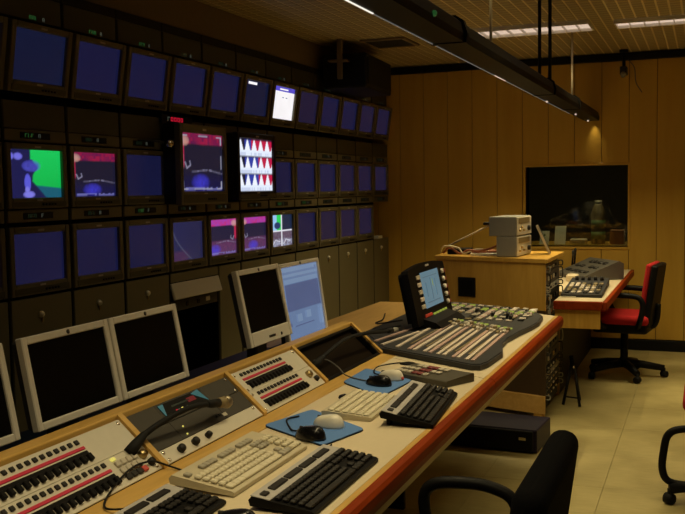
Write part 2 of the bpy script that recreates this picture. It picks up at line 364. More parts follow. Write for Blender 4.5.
# one rack bay: parts
post_me = None
label_meshes = {}
bays = []
for i in range(-1, 12):
    n = i+1
    y0 = S0+P*i-0.047
    t = thing('equipment_rack', f'dark brown steel rack bay holding the {ORD[n]} column of wall monitors from the left', 'rack', (RX, y0, 0), FR, 'monitor wall rack bays')
    W = P
    MB().box(0.001, 0.009, 0.0 if i != 4 else 1.03, 1.94, -0.598, 0.0, 0.002).build('side_post', 'rackdark', t)
    MB().box(0.016, W-0.001, 0.0, 2.47, -0.62, -0.6).build('back_panel', 'rackdark', t)
    MB().box(0.003, W-0.001, 2.42, 2.468, -0.599, -0.002, 0.003).build('top_panel', 'rackdark', t)
    # upper label strip, tilted a little like the top row
    MB().box(0.018, W-0.002, 2.30, 2.42, -0.03, -0.004, 0.003).build('label_panel', 'rackpaint', t)
    g = MB(); glyphs(g, 0.22, 2.308, n in (1, 2, 3), n*3+1); stuff(g.build('label_text', None, t, (0, 0, -0.004)))
    MB().box(0.018, W-0.002, 1.80, 1.925, -0.02, -0.003, 0.003).build('blank_panel', 'rackpaint', t)
    if i not in (3, 4):
        MB().box(0.018, W-0.002, 1.742, 1.797, -0.02, -0.001, 0.003).build('label_panel', 'bezel', t)
        MB().box(0.12, 0.33, 1.755, 1.785, -0.001, 0.003, 0.002).build('label_window', 'black', t)
        g = MB(); glyphs(g, 0.15, 1.761, n == 1, n*3+2); stuff(g.build('label_text', None, t, (0, 0, 0.003)))
    MB().box(0.018, W-0.002, 1.37, 1.428, -0.02, -0.001, 0.003).build('label_panel', 'bezel', t)
    MB().box(0.12, 0.33, 1.384, 1.414, -0.001, 0.003, 0.002).build('label_window', 'black', t)
    g = MB(); glyphs(g, 0.15, 1.390, n in (3, 7, 8), n*3+3); stuff(g.build('label_text', None, t, (0, 0, 0.003)))
    if i == 3:
        d = MB().box(0.0, W+0.12, 0.0, 0.10, -0.02, 0.0, 0.006, seg=2).build('blank_plate', 'white', t, (0.02, 0.866, 0.028), (R(-16), 0, 0)); d['label'] = 'cream blanking plate above the open bay'
        MB().box(0.02, W+0.14, 0.79, 0.855, -0.25, -0.012, 0.003).build('rack_unit', 'moddark', t)
        for u in (0.05, 0.2, 0.33): MB().box(u, u+0.03, 0.81, 0.835, -0.012, -0.006, 0.002).build('button', 'blackgloss', t)
        MB().box(0.44, 0.49, 0.812, 0.84, -0.012, -0.008, 0.002).build('tag', 'panelcream', t)
        MB().box(0.02, W+0.14, 0.965, 1.02, -0.05, -0.004, 0.002).build('rail', 'rackdoor', t)
    elif i == 4:
        d = MB().box(0.155, W-0.003, 0.05, 1.018, -0.02, -0.001, 0.003).build('door', 'rackdoor', t)
    else:
        d = MB().box(0.018, W-0.003, 0.05, 1.018, -0.02, -0.001, 0.003).build('door', 'rackdoor', t)
        k = MB().lathe([(0.016, 0), (0.016, 0.008), (0.011, 0.016), (0.0, 0.018)], 10).build('lock', 'lockmetal', d, (0.215, 0.935, -0.001))
        k2 = MB().box(-0.004, 0.004, -0.04, -0.016, 0, 0.006, 0.002).build('lock_lever', 'brass', d, (0.222, 0.935, -0.001))
    MB().box(0.018, W-0.002, 0.0, 0.046, -0.03, -0.012).build('plinth', 'rackdark', t)
    bays.append(t)

# --- screen pictures: list of (material, polygon in 0..1 coordinates)
def rect(m, a, b, c, d): return (m, [(a, c), (b, c), (b, d), (a, d)])
PIC = {}
PIC['blue'] = [rect('e_bluesheen', 0, 1, 0, 1)]; PIC['blue2'] = [rect('e_bluesheen2', 0, 1, 0, 1)]; PIC['violet'] = [rect('e_violetsheen', 0, 1, 0, 1)]; PIC['dim'] = [rect('e_dim', 0, 1, 0, 1)]  # blank tubes are off: their reflected blue is painted as a dim glow
PIC['bluewhite'] = [rect('e_bluesheen2', 0, 1, 0, 1), rect('e_white', 0.14, 0.50, 0.88, 0.955)]
PIC['doc'] = [rect('e_white', 0, 1, 0, 1), rect('e_titleblue', 0, 1, 0.86, 1), rect('e_white', 0.28, 0.68, 0.905, 0.95), rect('e_tftlite', 0.42, 0.5, 0.66, 0.69), rect('e_tftlite', 0.58, 0.66, 0.66, 0.69)]
def sm(a, b, x):
    t = max(0.0, min(1.0, (x-a)/(b-a))) if b != a else float(x > a); return t*t*(3-2*t)
def mixc(a, b, t): return tuple(p+(q-p)*t for p, q in zip(a, b))
def blob(u, v, cu, cv, ru, rv): return max(0.0, 1-((u-cu)/ru)**2-((v-cv)/rv)**2)**0.5 if ((u-cu)/ru)**2+((v-cv)/rv)**2 < 1 else 0.0
def seg(u, v, a, b, wd):
    ax, ay = a; bx, by = b; dx, dy = bx-ax, by-ay; t = max(0, min(1, ((u-ax)*dx+(v-ay)*dy)/(dx*dx+dy*dy)))
    return sm(wd, wd*0.4, math.hypot(u-ax-dx*t, v-ay-dy*t))
def hsh(a, b): return (math.sin(a*127.1+b*311.7)*43758.5453) % 1.0
def p_camera(u, v):
    c = mixc((0.005, 0.42, 0.06), (0.01, 0.55, 0.10), v)
    c = mixc(c, (0.01, 0.10, 0.16), sm(0.32-0.12*u+0.02, 0.32-0.12*u-0.02, v))
    edge = 0.40+0.03*math.sin(v*9)
    if v > 0.80: body = sm(0.42, 0.39, u)
    elif v > 0.36: body = sm(0.46, 0.42, u-0.10*math.exp(-((v-0.63)/0.1)**2))
    else: body = sm(0.0, -0.03, u-(0.44+(0.36-v)*0.75))
    c = mixc(c, (0.012, 0.012, 0.07), body)
    c = mixc(c, (0.07, 0.07, 0.50), 0.95*min(1, 1.3*blob(u, v, 0.42, 0.665, 0.19, 0.13))*(0.65+0.35*hsh(int(u*18), int(v*14))))
    c = mixc(c, (0.16, 0.15, 0.70), min(1, 1.2*max(blob(u, v, 0.03, 0.86, 0.07, 0.08), blob(u, v, 0.17, 0.86, 0.09, 0.08))))
    c = mixc(c, (0.10, 0.10, 0.66), min(1, 1.6*blob(u, v, 0.34, 0.32, 0.065, 0.19)))
    c = mixc(c, (0.20, 0.19, 0.75), min(1, 1.2*max(blob(u, v, 0.36, 0.07, 0.12, 0.08), blob(u, v, 0.33, 0.17, 0.05, 0.07))))
    return c
def p_studio(bright, flip):
    def fn(u, v):
        w_ = 1-u if flip else u
        n = hsh(int(u*22), int(v*16))
        c = (0.016, 0.013, 0.04) if bright else (0.011, 0.010, 0.026)
        c = mixc(c, (0.018, 0.025, 0.09) if bright else (0.008, 0.008, 0.05), sm(0.40, 0.10, v))
        if bright: c = mixc(c, (0.13, 0.035, 0.11), 0.85*sm(0.43, 0.36, v)*(0.6+0.4*n))
        top = sm(0.80, 0.83, v)*(sm(0.995, 0.98, v) if bright else 1)
        c = mixc(c, mixc((0.48, 0.03, 0.20) if bright else (0.30, 0.010, 0.05), (0.34, 0.05, 0.40) if bright else (0.10, 0.008, 0.06), n), top)
        c = mixc(c, (0.46, 0.02, 0.07), 0.9*sm(0.085, 0.06, w_)*sm(0.38, 0.46, v)*(1-top))
        c = mixc(c, (0.60, 0.34, 0.28), 0.75*blob(w_, v, 0.07, 0.87, 0.13, 0.10))
        c = mixc(c, (0.30, 0.28, 0.40), 0.7*max(seg(w_, v, (0.09, 0.50), (0.13, 0.40), 0.02), seg(w_, v, (0.13, 0.40), (0.21, 0.45), 0.02), seg(w_, v, (0.21, 0.45), (0.20, 0.52), 0.018)))
        c = mixc(c, (0.05, 0.045, 0.62), 0.85*blob(u, v, 0.45 if not flip else 0.2, 0.16, 0.24, 0.16)**2*(0.6+0.4*n))
        c = mixc(c, (0.30, 0.28, 0.42), 0.55*max(seg(u, v, (0.25, 0.34), (0.6, 0.37), 0.022), seg(u, v, (0.66, 0.37), (0.97, 0.31), 0.022))*(0.3+0.7*n))
        c = mixc(c, (0.20, 0.20, 0.55), 0.6*sm(0.035, 0.015, abs(v-0.045))*(n > 0.4))
        return c
    return fn
def p_trace(u, v):
    c = mixc((0.014, 0.017, 0.07), (0.016, 0.016, 0.055), u)
    c = mixc(c, (0.06, 0.02, 0.07), 0.7*sm(0.30, 0.18, v)*sm(0.62, 0.4, u))
    x = 0.03+0.55*((0.9-v)/0.85)**1.7 if v < 0.9 else -1
    return mixc(c, (0.07, 0.075, 0.13), 0.8*sm(0.03, 0.012, abs(u-x)))
def p_quad(u, v):
    a, b = (u < 0.5), (v > 0.49); n = hsh(int(u*24), int(v*20))
    if a and b:
        c = (0.30, 0.55, 0.85); c = mixc(c, (0.02, 0.62, 0.10), sm(0.24, 0.30, u)); c = mixc(c, (0.02, 0.04, 0.14), min(1, 1.6*blob(u, v, 0.30, 0.66, 0.16, 0.12)))
    elif b: c = (0.012, 0.022, 0.055)
    else:
        c = mixc((0.10, 0.06, 0.10), (0.32, 0.34, 0.46), n*sm(0.30, 0.14, v)+0.15*n)
        c = mixc(c, (0.75, 0.75, 0.85), 0.8*max(seg(u % 0.5, v, (0.08, 0.06), (0.2, 0.2), 0.02), seg(u % 0.5, v, (0.2, 0.2), (0.42, 0.14), 0.02)))
    return mixc(c, (0.75, 0.75, 0.82), max(sm(0.035, 0.02, abs(u-0.5)), sm(0.03, 0.016, abs(v-0.485))))
def p_wave(u, v):
    r = v*3.02; row = 2-min(2, int(r)); f_ = r-int(r) if r < 3 else 1.0
    q = u*5.15; k = int(q); g = q-k
    dark = (0.01, 0.01, 0.03)
    side = (0.50, 0.01, 0.06) if (k >= 3 or (k == 2 and row == 0)) else ((0.03, 0.05, 0.36) if k in (1, 2) else dark)
    half = 0.44-0.36*max(0, (f_-0.27)/0.66)
    c = mixc(side if f_ > 0.34 else (0.55, 0.62, 0.85), dark, sm(0.93, 0.97, f_))
    if f_ > 0.2: c = mixc(c, (0.88, 0.92, 1.0), sm(half+0.03, half-0.03, abs(g-0.42))*sm(0.97, 0.93, f_))
    if f_ < 0.34: c = mixc((0.78, 0.86, 1.0), (0.45, 0.52, 0.75), 0.6*(hsh(int(u*30), row) > 0.5)*sm(0.22, 0.18, abs(f_-0.14)*2))
    if f_ < 0.03: c = mixc(c, dark, 0.7)
    return c
def p_bracket(u, v):
    c = p_studio(False, False)(u, v); m_ = 0.04; e = 0.0
    for cu in (m_, 1-m_):
        for cv_ in (m_, 1-m_):
            e = max(e, seg(u, v, (cu, cv_), (cu+(0.10 if cu < .5 else -0.10), cv_), 0.02), seg(u, v, (cu, cv_), (cu, cv_+(0.12 if cv_ < .5 else -0.12)), 0.02))
    e = max(e, 0.8*seg(u, v, (0.30, 0.045), (0.72, 0.045), 0.02), 0.8*seg(u, v, (0.42, 0.965), (0.62, 0.965), 0.018), 0.6*seg(u, v, (m_, 0.40), (m_, 0.62), 0.018), 0.6*seg(u, v, (1-m_, 0.40), (1-m_, 0.62), 0.018))
    return mixc(c, (0.36, 0.36, 0.46), 0.85*e)
PIC['bracket'] = p_bracket; PIC['cameraman'] = p_camera; PIC['studio_a'] = p_studio(False, False); PIC['studio_b'] = p_studio(True, True); PIC['studio_c'] = p_studio(True, False); PIC['vector'] = p_trace; PIC['quad'] = p_quad; PIC['wave'] = p_wave
def attrmat():
    m, nt, b = _new('e_picture')
    b.inputs['Base Color'].default_value = (0.012, 0.012, 0.014, 1); b.inputs['Roughness'].default_value = 0.22; b.inputs['Emission Strength'].default_value = 1.0
    a = nt.nodes.new('ShaderNodeAttribute'); a.attribute_name = 'picture'; nt.links.new(a.outputs['Color'], b.inputs['Emission Color'])
attrmat()
def grid_screen(fn, x0, x1, y0, y1, z, parent, nu=64, nv=48):
    vs, fs, cs = [], [], []
    for j in range(nv+1):
        for i in range(nu+1):
            u, v = i/nu, j/nv; vs.append((x0+(x1-x0)*u, y0+(y1-y0)*v, z)); cs.append(tuple(fn(u, v))+(1.0,))
    for j in range(nv):
        for i in range(nu): a = j*(nu+1)+i; fs.append((a, a+1, a+nu+2, a+nu+1))
    me = bpy.data.meshes.new('screen'); me.from_pydata(vs, [], fs)
    at = me.color_attributes.new('picture', 'FLOAT_COLOR', 'POINT')
    for k, c in enumerate(cs): at.data[k].color = c
    me.materials.append(MATS['e_picture']); return link('screen', me, parent)
def draw(bm, pic, x0, x1, y0, y1, z, step=0.0006):
    for k, (m, poly) in enumerate(pic):
        bm.m(m); bm.quad(*[(x0+(x1-x0)*a, y0+(y1-y0)*c, z+step*k) for a, c in poly])
    return bm
SCR = {}
def crt(name, label, group, pic, loc, sh, rot=FR, dark=False, sw=SW, depth=0.3, marg=(0.032, 0.032, 0.055, 0.03), proud=0.012, bezm='bezel'):
    """loc = lower-left corner of the picture tube face; local x to the right, y up, z out"""
    t = thing(name, label, 'monitor', loc, rot, group)
    l, r, d, u = marg
    key = (sh, sw, depth, marg, bezm)
    if key not in SCR:
        b = MB(); b.frame(-l, sw+r, -d, sh+u, 0, sw, 0, sh, -0.03, proud, 0.004); bz = b.build('bezel', bezm, t)
        bd = MB().box(-l+0.004, sw+r-0.004, -d+0.004, sh+u-0.004, -depth, -0.031).build('housing', 'bezeldark', t)
        cs = MB().box(-l+0.02, sw+r-0.02, -d+0.008, -0.018, proud-0.001, proud+0.003, 0.002).build('control_strip', 'rackpaint', t)
        lg = MB().box(sw*0.5-0.022, sw*0.5+0.022, sh+u*0.32, sh+u*0.6, proud, proud+0.002, 0.001).build('badge', 'silver', t)
        l2 = MB().box(sw*0.5-0.02, sw*0.5+0.02, -0.016, -0.008, proud, proud+0.002, 0.001).build('badge', 'silver', t)
        kn = [MB().lathe([(0.006, 0), (0.005, 0.008), (0, 0.008)], 8).build('knob', 'black', t, (sw*0.55+0.022*k, -d*0.62, proud+0.002)) for k in range(5)]
        SCR[key] = [(o.name.split('.')[0], o.data, tuple(o.location)) for o in [bz, bd, cs, lg, l2]+kn]
    else:
        for nm, me, lc in SCR[key]: link(nm, me, t, lc)
    if callable(pic): grid_screen(pic, 0.0, sw, 0.0, sh, -0.006, t)
    else: draw(MB(), pic, 0.0, sw, 0.0, sh, -0.006).build('screen', None, t)
    return t
tilt = math.atan2(0.035, 0.23)
FRT = (Matrix.Rotation(tilt, 3, 'Y') @ FR.to_matrix()).to_euler()
top_pics = {0: 'blue2', 1: 'blue2', 2: 'blue', 3: 'blue', 4: 'blue', 5: 'blue', 6: 'bluewhite', 7: 'doc', 8: 'violet', 9: 'blue', 10: 'blue', 11: 'violet', 12: 'violet'}
top_lab = {6: 'blue wall monitor with a small white caption at its top, in the top row', 7: 'wall monitor showing a bright white page with a blue title bar, in the top row'}
for i in range(-1, 12):
    n = i+1; y = S0+P*i
    lab = top_lab.get(n, f'blank blue wall monitor in the top row, {ORD[n]} from the left')
    crt('crt_monitor', lab, 'wall monitors in the top row', PIC[top_pics[n]], (RX, y+0.03, 2.02), 0.232, FRT)
# middle row
for i in [-1, 0, 1, 2, 5, 6, 7, 8, 9, 10, 11]:
    n = i+1; y = S0+P*i
    pic = {0: 'vector', 1: 'cameraman', 2: 'studio_a'}.get(n, 'blue' if n < 10 else 'violet')
    lab = {0: 'wall monitor cut off at the left edge, middle row', 1: 'wall monitor showing a cameraman in front of a bright green backdrop', 2: 'wall monitor showing a dark studio with a red band, beside the green picture', 3: 'blank blue wall monitor in the middle row, left of the protruding picture monitor'}.get(n, f'blank blue wall monitor in the middle row, {ORD[n]} rack column from the left')
    crt('crt_monitor', lab, 'wall monitors in the middle row', PIC[pic], (RX, y-0.003, 1.483), 0.222, FR, marg=(0.032, 0.032, 0.05, 0.028))
# bottom row
for i in range(-1, 11):
    n = i+1; y = S0+P*i
    pic = {4: 'vector', 5: 'studio_b', 6: 'studio_c', 7: 'quad', 9: 'violet', 10: 'violet', 11: 'violet'}.get(n, 'blue')
    lab = {5: 'wall monitor with a pink banded studio picture, left one of the bottom row pair', 6: 'wall monitor with a pink banded studio picture, right one of the bottom row pair', 7: 'wall monitor split into four small pictures, one of them green', 4: 'blue wall monitor in the bottom row with a faint curved trace'}.get(n, f'blank blue wall monitor in the bottom row, {ORD[n]} from the left')
    crt('crt_monitor', lab, 'wall monitors in the bottom row', PIC[pic], (RX, y-0.004, 1.088), 0.230, FR, marg=(0.032, 0.032, 0.055, 0.032))
# empty slot at the far end of the bottom row
tag(MB().box(RX-0.05, RX+0.004, 8.50, 8.62, 1.019, 1.047, 0.004).build('paper_pack', 'paper'), 'small white packet lying in the empty slot at the end of the bottom row', 'packet')
# two large protruding monitors
big1 = crt('picture_monitor', 'large protruding monitor with a dark studio picture under a red band', 'large protruding wall monitors', PIC['bracket'], (-2.80, 4.715, 1.50), 0.34, FR, sw=0.495, depth=0.104, marg=(0.03, 0.03, 0.075, 0.05))
big2 = crt('picture_monitor', 'large protruding monitor showing three rows of white waveforms', 'large protruding wall monitors', PIC['wave'], (-2.795, 5.41, 1.495), 0.345, FR, sw=0.505, depth=0.104, marg=(0.03, 0.03, 0.05, 0.035), bezm='bezeldark')
# reds LED display above the first large monitor
t = thing('tally_display', 'small red lit tally display above the large dark studio monitor', 'display', (RX-0.002, 4.68, 1.895), FR)
MB().box(0.0, 0.34, 0.0, 0.05, 0.002, 0.02, 0.003).build('housing', 'black', t)
g = MB()
for k in range(5):
    g.m('e_ledwhite' if k == 0 else 'e_ledred'); u = 0.06+k*0.036
    g.box(u, u+0.005, 0.014, 0.038, 0.02, 0.022); g.box(u+0.005, u+0.024, 0.032, 0.038, 0.02, 0.022)
    if k: g.box(u+0.005, u+0.022, 0.014, 0.019, 0.02, 0.022); g.box(u+0.019, u+0.024, 0.014, 0.034, 0.02, 0.022)
g.build('digits', None, t)
# small lamp on a stalk next to big monitor
t = thing('spot_lamp', 'small chrome swivel lamp fixed beside the large dark studio monitor', 'lamp', (RX, 4.40, 1.785), (0, 0, 0))
MB().tube([(-0.01, 0.05, 0), (0.06, 0.12, 0), (0.10, 0.16, -0.01)], 0.006, 6).build('stalk', 'darkmetal', t)
MB().ball((0.12, 0.19, -0.015), 0.026, 12, (0.8, 1.1, 0.9)).build('head', 'chrome', t)
# black hanging loudspeaker
t = thing('loudspeaker', 'black box loudspeaker hung under the ceiling at the far end of the monitor wall', 'speaker', (-2.72, 7.42, 2.30), (0, 0, R(4)))
MB().box(-0.17, 0.19, -0.38, 0.42, 0.0, 0.27, 0.01).build('cabinet', 'black', t)
MB().box(0.19, 0.20, -0.34, 0.38, 0.03, 0.24, 0.004).build('grille', 'rubber', t)
t2 = MB().box(-0.02, 0.02, -0.48, -0.45, 0.06, 0.37, 0.004).build('bracket', 'soffit', t); MB().box(-0.10, 0.06, -0.47, -0.37, 0.20, 0.215, 0.002).build('bracket_arm', 'soffit', t)

# ================================================================== CEILING FIXTURES
def ceiling_light(x0, label, y0=6.95, W_=0.34):
    t = thing('ceiling_light', label, 'light', (x0, y0, ZC-0.03), (0, 0, 0), 'louvred ceiling lights')
    L = 1.2
    MB().frame(0, L, 0, W_, 0.012, L-0.012, 0.012, W_-0.012, 0, 0.03, 0.002).build('frame', 'tftbezel', t)
    MB().box(0.012, L-0.012, 0.012, W_-0.012, 0.022, 0.028).build('diffuser', 'e_fluo', t)
    me = MB().box(0, 0.004, 0.012, W_-0.012, 0.002, 0.021).build('blade', 'tftbezel', t, (0.1, 0, 0)).data
    for k in range(2, 12): link('blade', me, t, (0.1*k, 0, 0))
    return t
ceiling_light(-1.985, 'louvred ceiling light partly hidden behind the hanging black tube')
ceiling_light(-0.625, 'louvred ceiling light running out of the right edge of the picture', 7.04, 0.25)
for (x_, y_, e_), l_ in zip(CEIL_LIGHTS[2:], ('added unseen louvred ceiling light over the middle of the control desk', 'added unseen louvred ceiling light over the floor behind the foreground chair', 'added unseen louvred ceiling light above the near left end of the desk', 'added unseen louvred ceiling light nearest above the foreground chair')): ceiling_light(x_, l_, y_, 0.25)
t = thing('ceiling_vent', 'dark slotted air vent in the ceiling left of the hanging tube', 'vent', (-2.56, 7.06, ZC-0.018))
MB().frame(0, 0.37, 0, 0.42, 0.03, 0.34, 0.03, 0.39, 0, 0.018, 0.003).build('frame', 'soffit', t)
MB().box(0.03, 0.34, 0.03, 0.39, 0.013, 0.017).build('backing', 'black', t)
me = MB().box(0.03, 0.34, 0, 0.02, 0.002, 0.010, mtx=None).build('blade', 'ceildark', t, (0, 0.05, 0)).data
for k in range(1, 8): link('blade', me, t, (0, 0.05+0.045*k, 0))
# hanging black light tube
t = thing('hanging_light_tube', 'long black light tube hung on rods above the control desk', 'light', (TUBE_X, TUBE_Y0, TUBE_Z))
TL = TUBE_Y1-TUBE_Y0
prof = [(-0.062, 0.0), (-0.066, 0.03), (-0.055, 0.075), (-0.03, 0.095), (0.03, 0.095), (0.055, 0.075), (0.066, 0.03), (0.062, 0.0)]
MB().prism(prof, TL, 'y').build('housing', 'tubeblack', t)
pr2 = [(-0.072, -0.004), (-0.078, 0.035), (-0.062, 0.085), (-0.03, 0.106), (0.03, 0.106), (0.062, 0.085), (0.078, 0.035), (0.072, -0.004)]
for yy in (2.2, 4.9, 7.28, 8.55): MB().prism(pr2, 0.035, 'y', yy).build('joint_collar', 'tubeblack', t)
MB().prism(prof[:8], 0.012, 'y', TL).build('end_cap', 'tubeblack', t)
emis('e_slotdim', (0.10, 0.10, 0.09))
MB().box(-0.066, -0.060, 0, 1.0, -0.003, 0.001).build('light_slot', 'e_lamp', t, (0, 3.17, 0))
MB().box(-0.066, -0.062, 0, 1.9, -0.003, 0.001).build('light_slot', 'e_slotdim', t, (0, 4.18, 0))
MB().box(-0.066, -0.060, 0, 0.28, -0.003, 0.001).build('light_slot', 'e_fluo', t, (0, 6.08, 0))
MB().box(-0.066, -0.062, 0, 2.6, -0.003, 0.001).build('light_slot', 'e_slotdim', t, (0, 6.38, 0))
me = MB().ball((0, 0, 0), 0.008, 8).build('lamp_dot', 'e_fluo', t, (-0.05, 7.72, -0.006)).data
for yy in (9.0, 9.85): link('lamp_dot', me, t, (-0.02, yy, -0.006))
MB().ball((0, 0, 0), 0.012, 8).build('indicator', 'e_ledgreen', t, (0.067, 4.45, 0.035))
top = ZC-TUBE_Z
for yy, mm, rr in ((4.505, 'cablewhite', 0.007), (7.43, 'cablewhite', 0.008), (1.0, 'cablewhite', 0.007)):
    MB().tube([(0, yy-TUBE_Y0, 0.09), (0, yy-TUBE_Y0, top)], rr, 8).build('rod', mm, t)
for dx in (-0.03, 0.035): MB().tube([(dx, 6.1-TUBE_Y0, 0.09), (dx, 6.1-TUBE_Y0, top)], 0.011, 8).build('cable', 'black', t)
# little camera on the ceiling by the back wall
t = thing('ceiling_camera', 'small black camera on a bracket under the ceiling at the back wall', 'camera', (-0.678, 8.62, 2.42))
MB().box(-0.035, 0.035, -0.035, 0.035, 0.22, 0.248, 0.004).build('mount', 'black', t)
MB().tube([(0, 0, 0.22), (0, 0, 0.10)], 0.014, 8).build('stem', 'black', t)
MB().box(-0.03, 0.03, -0.06, 0.05, 0.03, 0.10, 0.006).build('body', 'darkmetal', t)
MB().lathe([(0.022, 0), (0.022, 0.03), (0.015, 0.034)], 10, Matrix.Translation((0, -0.055, 0.02)) @ Matrix.Rotation(R(60), 4, 'X')).build('lens', 'greymetal', t)
MB().tube(spline([(0.03, 0.05, 0.17), (0.08, 0.1, 0.10), (0.09, 0.17, -0.02), (0.14, 0.19, -0.11)]), 0.004, 6).build('cable', 'cablegrey', t)

# ================================================================== CONTROL DESK
DZ = 0.76; DY0, DY1 = 0.2, 5.39
desk = thing('control_desk', 'long cream and oak control desk with a red brown front edge and sloped rear panels', 'desk', (0, 0, 0))
JX0, JY0, JX1, JY1 = -0.795, 3.545, -1.27, 3.905
MB().prism([(-0.795, DY0), (-0.795, 3.543), (-1.27, 3.868), (-1.27, DY0)], 0.03, 'z', DZ-0.03).build('worktop', 'cream', desk)
far = [(-0.795, 3.549), (-0.795, 5.39), (-1.10, 5.57), (-1.62, 5.80), (-1.62, 3.97), (-1.34, 3.97), (-1.27, 3.875)]
MB().prism(far, 0.03, 'z', DZ-0.03).build('mixer_worktop', 'cream', desk)
MB().prism([(-1.622, 3.97), (-1.622, 5.80), (-1.985, 5.80), (-1.985, 3.97)], 0.03, 'z', DZ-0.03).build('corner_worktop', 'woodtop', desk)
MB().box(-1.35, -1.272, DY0, 3.966, DZ-0.03, DZ+0.0005, 0.001).build('rear_strip', 'woodrail', desk)
MB().box(-0.794, -0.776, DY0, 5.388, DZ-0.03, DZ+0.001, 0.001).build('front_strip', 'woodrail', desk)
np_ = [(-0.776, DZ), (-0.768, DZ+0.001), (-0.756, DZ-0.004), (-0.748, DZ-0.014), (-0.746, DZ-0.035), (-0.752, DZ-0.058), (-0.766, DZ-0.068), (-0.776, DZ-0.068)]
MB().prism(np_, 3.543-DY0, 'y', DY0).build('front_nosing', 'woodnose', desk)
MB().prism(np_, 5.39-3.547, 'y', 3.547).build('front_nosing', 'woodnose', desk)
MB().box(-0.80, -0.777, DY0, 5.36, 0.655, DZ-0.031, 0.002).build('apron', 'cream', desk)
# slope base and top rail
PX0, PZ0, PX1, PZ1 = -1.35, DZ, -1.49, 0.885
MB().prism([(-1.352, DZ-0.03), (-1.352, DZ-0.002), (-1.489, 0.857), (-1.51, 0.857), (-1.51, DZ-0.03)], 3.29-DY0, 'y', DY0).build('slope_box', 'rackdark', desk)
MB().prism([(-1.385, DZ-0.03), (-1.389, DZ-0.022), (-1.489, 0.815), (-1.51, 0.815), (-1.51, DZ-0.03)], 0.64, 'y', 3.30).build('tray_box', 'rackdark', desk)
MB().box(-1.543, -1.492, DY0, 3.966, 0.835, 0.898, 0.005, seg=2).build('top_rail', 'woodrail', desk)
MB().box(-1.985, -1.512, DY0, 3.966, DZ-0.03, DZ).build('rear_shelf', 'rackdark', desk)
MB().box(-1.535, -1.512, DY0, 3.966, DZ, 0.835).build('rail_back', 'woodrail', desk)
sl_len = math.hypot(PX1-PX0, PZ1-PZ0); ux, uz = (PX1-PX0)/sl_len, (PZ1-PZ0)/sl_len
for y in (1.549, 2.137, 2.749, 3.292, 3.945):
    MB().prism([(PX0+0.006, DZ), (PX0+0.006, DZ+0.012), (PX1+0.002, PZ1+0.014), (PX1-0.003, PZ1-0.03), (PX0-0.02, DZ-0.01)], 0.022, 'y', y-0.011).build('divider', 'woodrail', desk)
MB().box(-1.98, -1.93, DY0, 5.6, 0.0, DZ-0.031, 0.002).build('rear_panel', 'rackdark', desk)
for y in (0.3, 2.45, 4.1): MB().box(-1.92, -1.30, y, y+0.03, 0.0, DZ-0.031, 0.002).build('support_panel', 'rackdark', desk)

# panels on the slope: local x -> +Y, local y -> up the slope, z out
PR = rmtx((0, 1, 0), (ux, 0, uz), Vector((0, 1, 0)).cross(Vector((ux, 0, uz)))).to_euler()
def panel(name, label, y0, cat='panel', group=None):
    return thing(name, label, cat, (PX0, y0, DZ+0.002), PR, group)
H = sl_len-0.006
def fader_rows(t, u0, u1, rows, nb=13, seed=0):
    pit = (u1-u0)/nb
    bw = pit*0.56
    bme = MB().box(-bw/2, bw/2, -0.0065, 0.0065, 0, 0.005, 0.0015).build('button', 'blackkey', t).data
    tmp = [c for c in t.children if c.data is bme]; bpy.data.objects.remove(tmp[0])
    kme = None
    for (vb, vr, vf0, vf1) in rows:
        for k in range(nb): link('button', bme, t, (u0+pit*(k+0.5), vb, 0.004))
        MB().box(u0, u1, vr-0.0045, vr+0.0045, 0.003, 0.007, 0.001).build('red_strip', 'redplast', t)
        MB().box(u0, u1, vf0+0.013, vf1, 0.003, 0.006, 0.001).build('fader_bed', 'blackkb', t)
        if kme is None:
            b = MB().box(-pit*0.27, pit*0.27, -0.007, 0.014, 0, 0.011, 0.002); b.m('blackkb'); kme = b.build('lever', None, t).data
            tmp = [c for c in t.children if c.data is kme]; bpy.data.objects.remove(tmp[0])
        for k in range(nb): link('lever', kme, t, (u0+pit*(k+0.5), vf0+0.002, 0.004))
def screws(t, pts):
    me = None
    for p in pts:
        if me is None: me = MB().lathe([(0.006, 0), (0.006, 0.002), (0.003, 0.003)], 8).build('screw', 'chrome', t, p).data
        else: link('screw', me, t, p)
ROWS = [(H*0.90, H*0.79, H*0.585, H*0.74), (H*0.42, H*0.31, H*0.10, H*0.255)]
# panel 1 (leftmost)
t = panel('fader_panel', 'cream switching panel with two red strips and a keypad, leftmost on the desk slope', 1.562, group='switching panels')
Wp = 0.562
MB().box(0, Wp, H*0.502, H, 0, 0.004, 0.001).build('plate', 'panelcream', t); MB().box(0, Wp, 0, H*0.498, 0, 0.004, 0.001).build('plate', 'panelcream', t)
ROW1 = [ROWS[0]]; ROW2 = [ROWS[1]]
fader_rows(t, -0.0+0.005, 0.372, [ROWS[0]], 14); fader_rows(t, 0.005, 0.390, [ROWS[1]], 15)
kb = None
for r in range(3):
    for c in range(4):
        m = 'keyred' if (r == 0 and c == 3) else ('blackkey' if (r == 0 and c < 3) else 'keypale')
        MB().box(-0.010, 0.010, -0.0085, 0.0085, 0, 0.007, 0.002).build('key', m, t, (0.426+c*0.024, 0.02+r*0.022, 0.004))
MB().box(0.412, 0.432, 0.076, 0.086, 0.004, 0.009, 0.002).build('key', 'e_ledyel', t)
screws(t, [(Wp-0.015, H-0.012, 0.004), (Wp-0.015, 0.012, 0.004)])
MB().lathe([(0.014, 0), (0.012, 0.014), (0, 0.014)], 12).build('knob', 'brass', t, (0.530, 0.058, 0.004))
MB().lathe([(0.012, 0), (0.010, 0.012), (0, 0.012)], 12).build('knob', 'blackkey', t, (0.538, 0.028, 0.004))
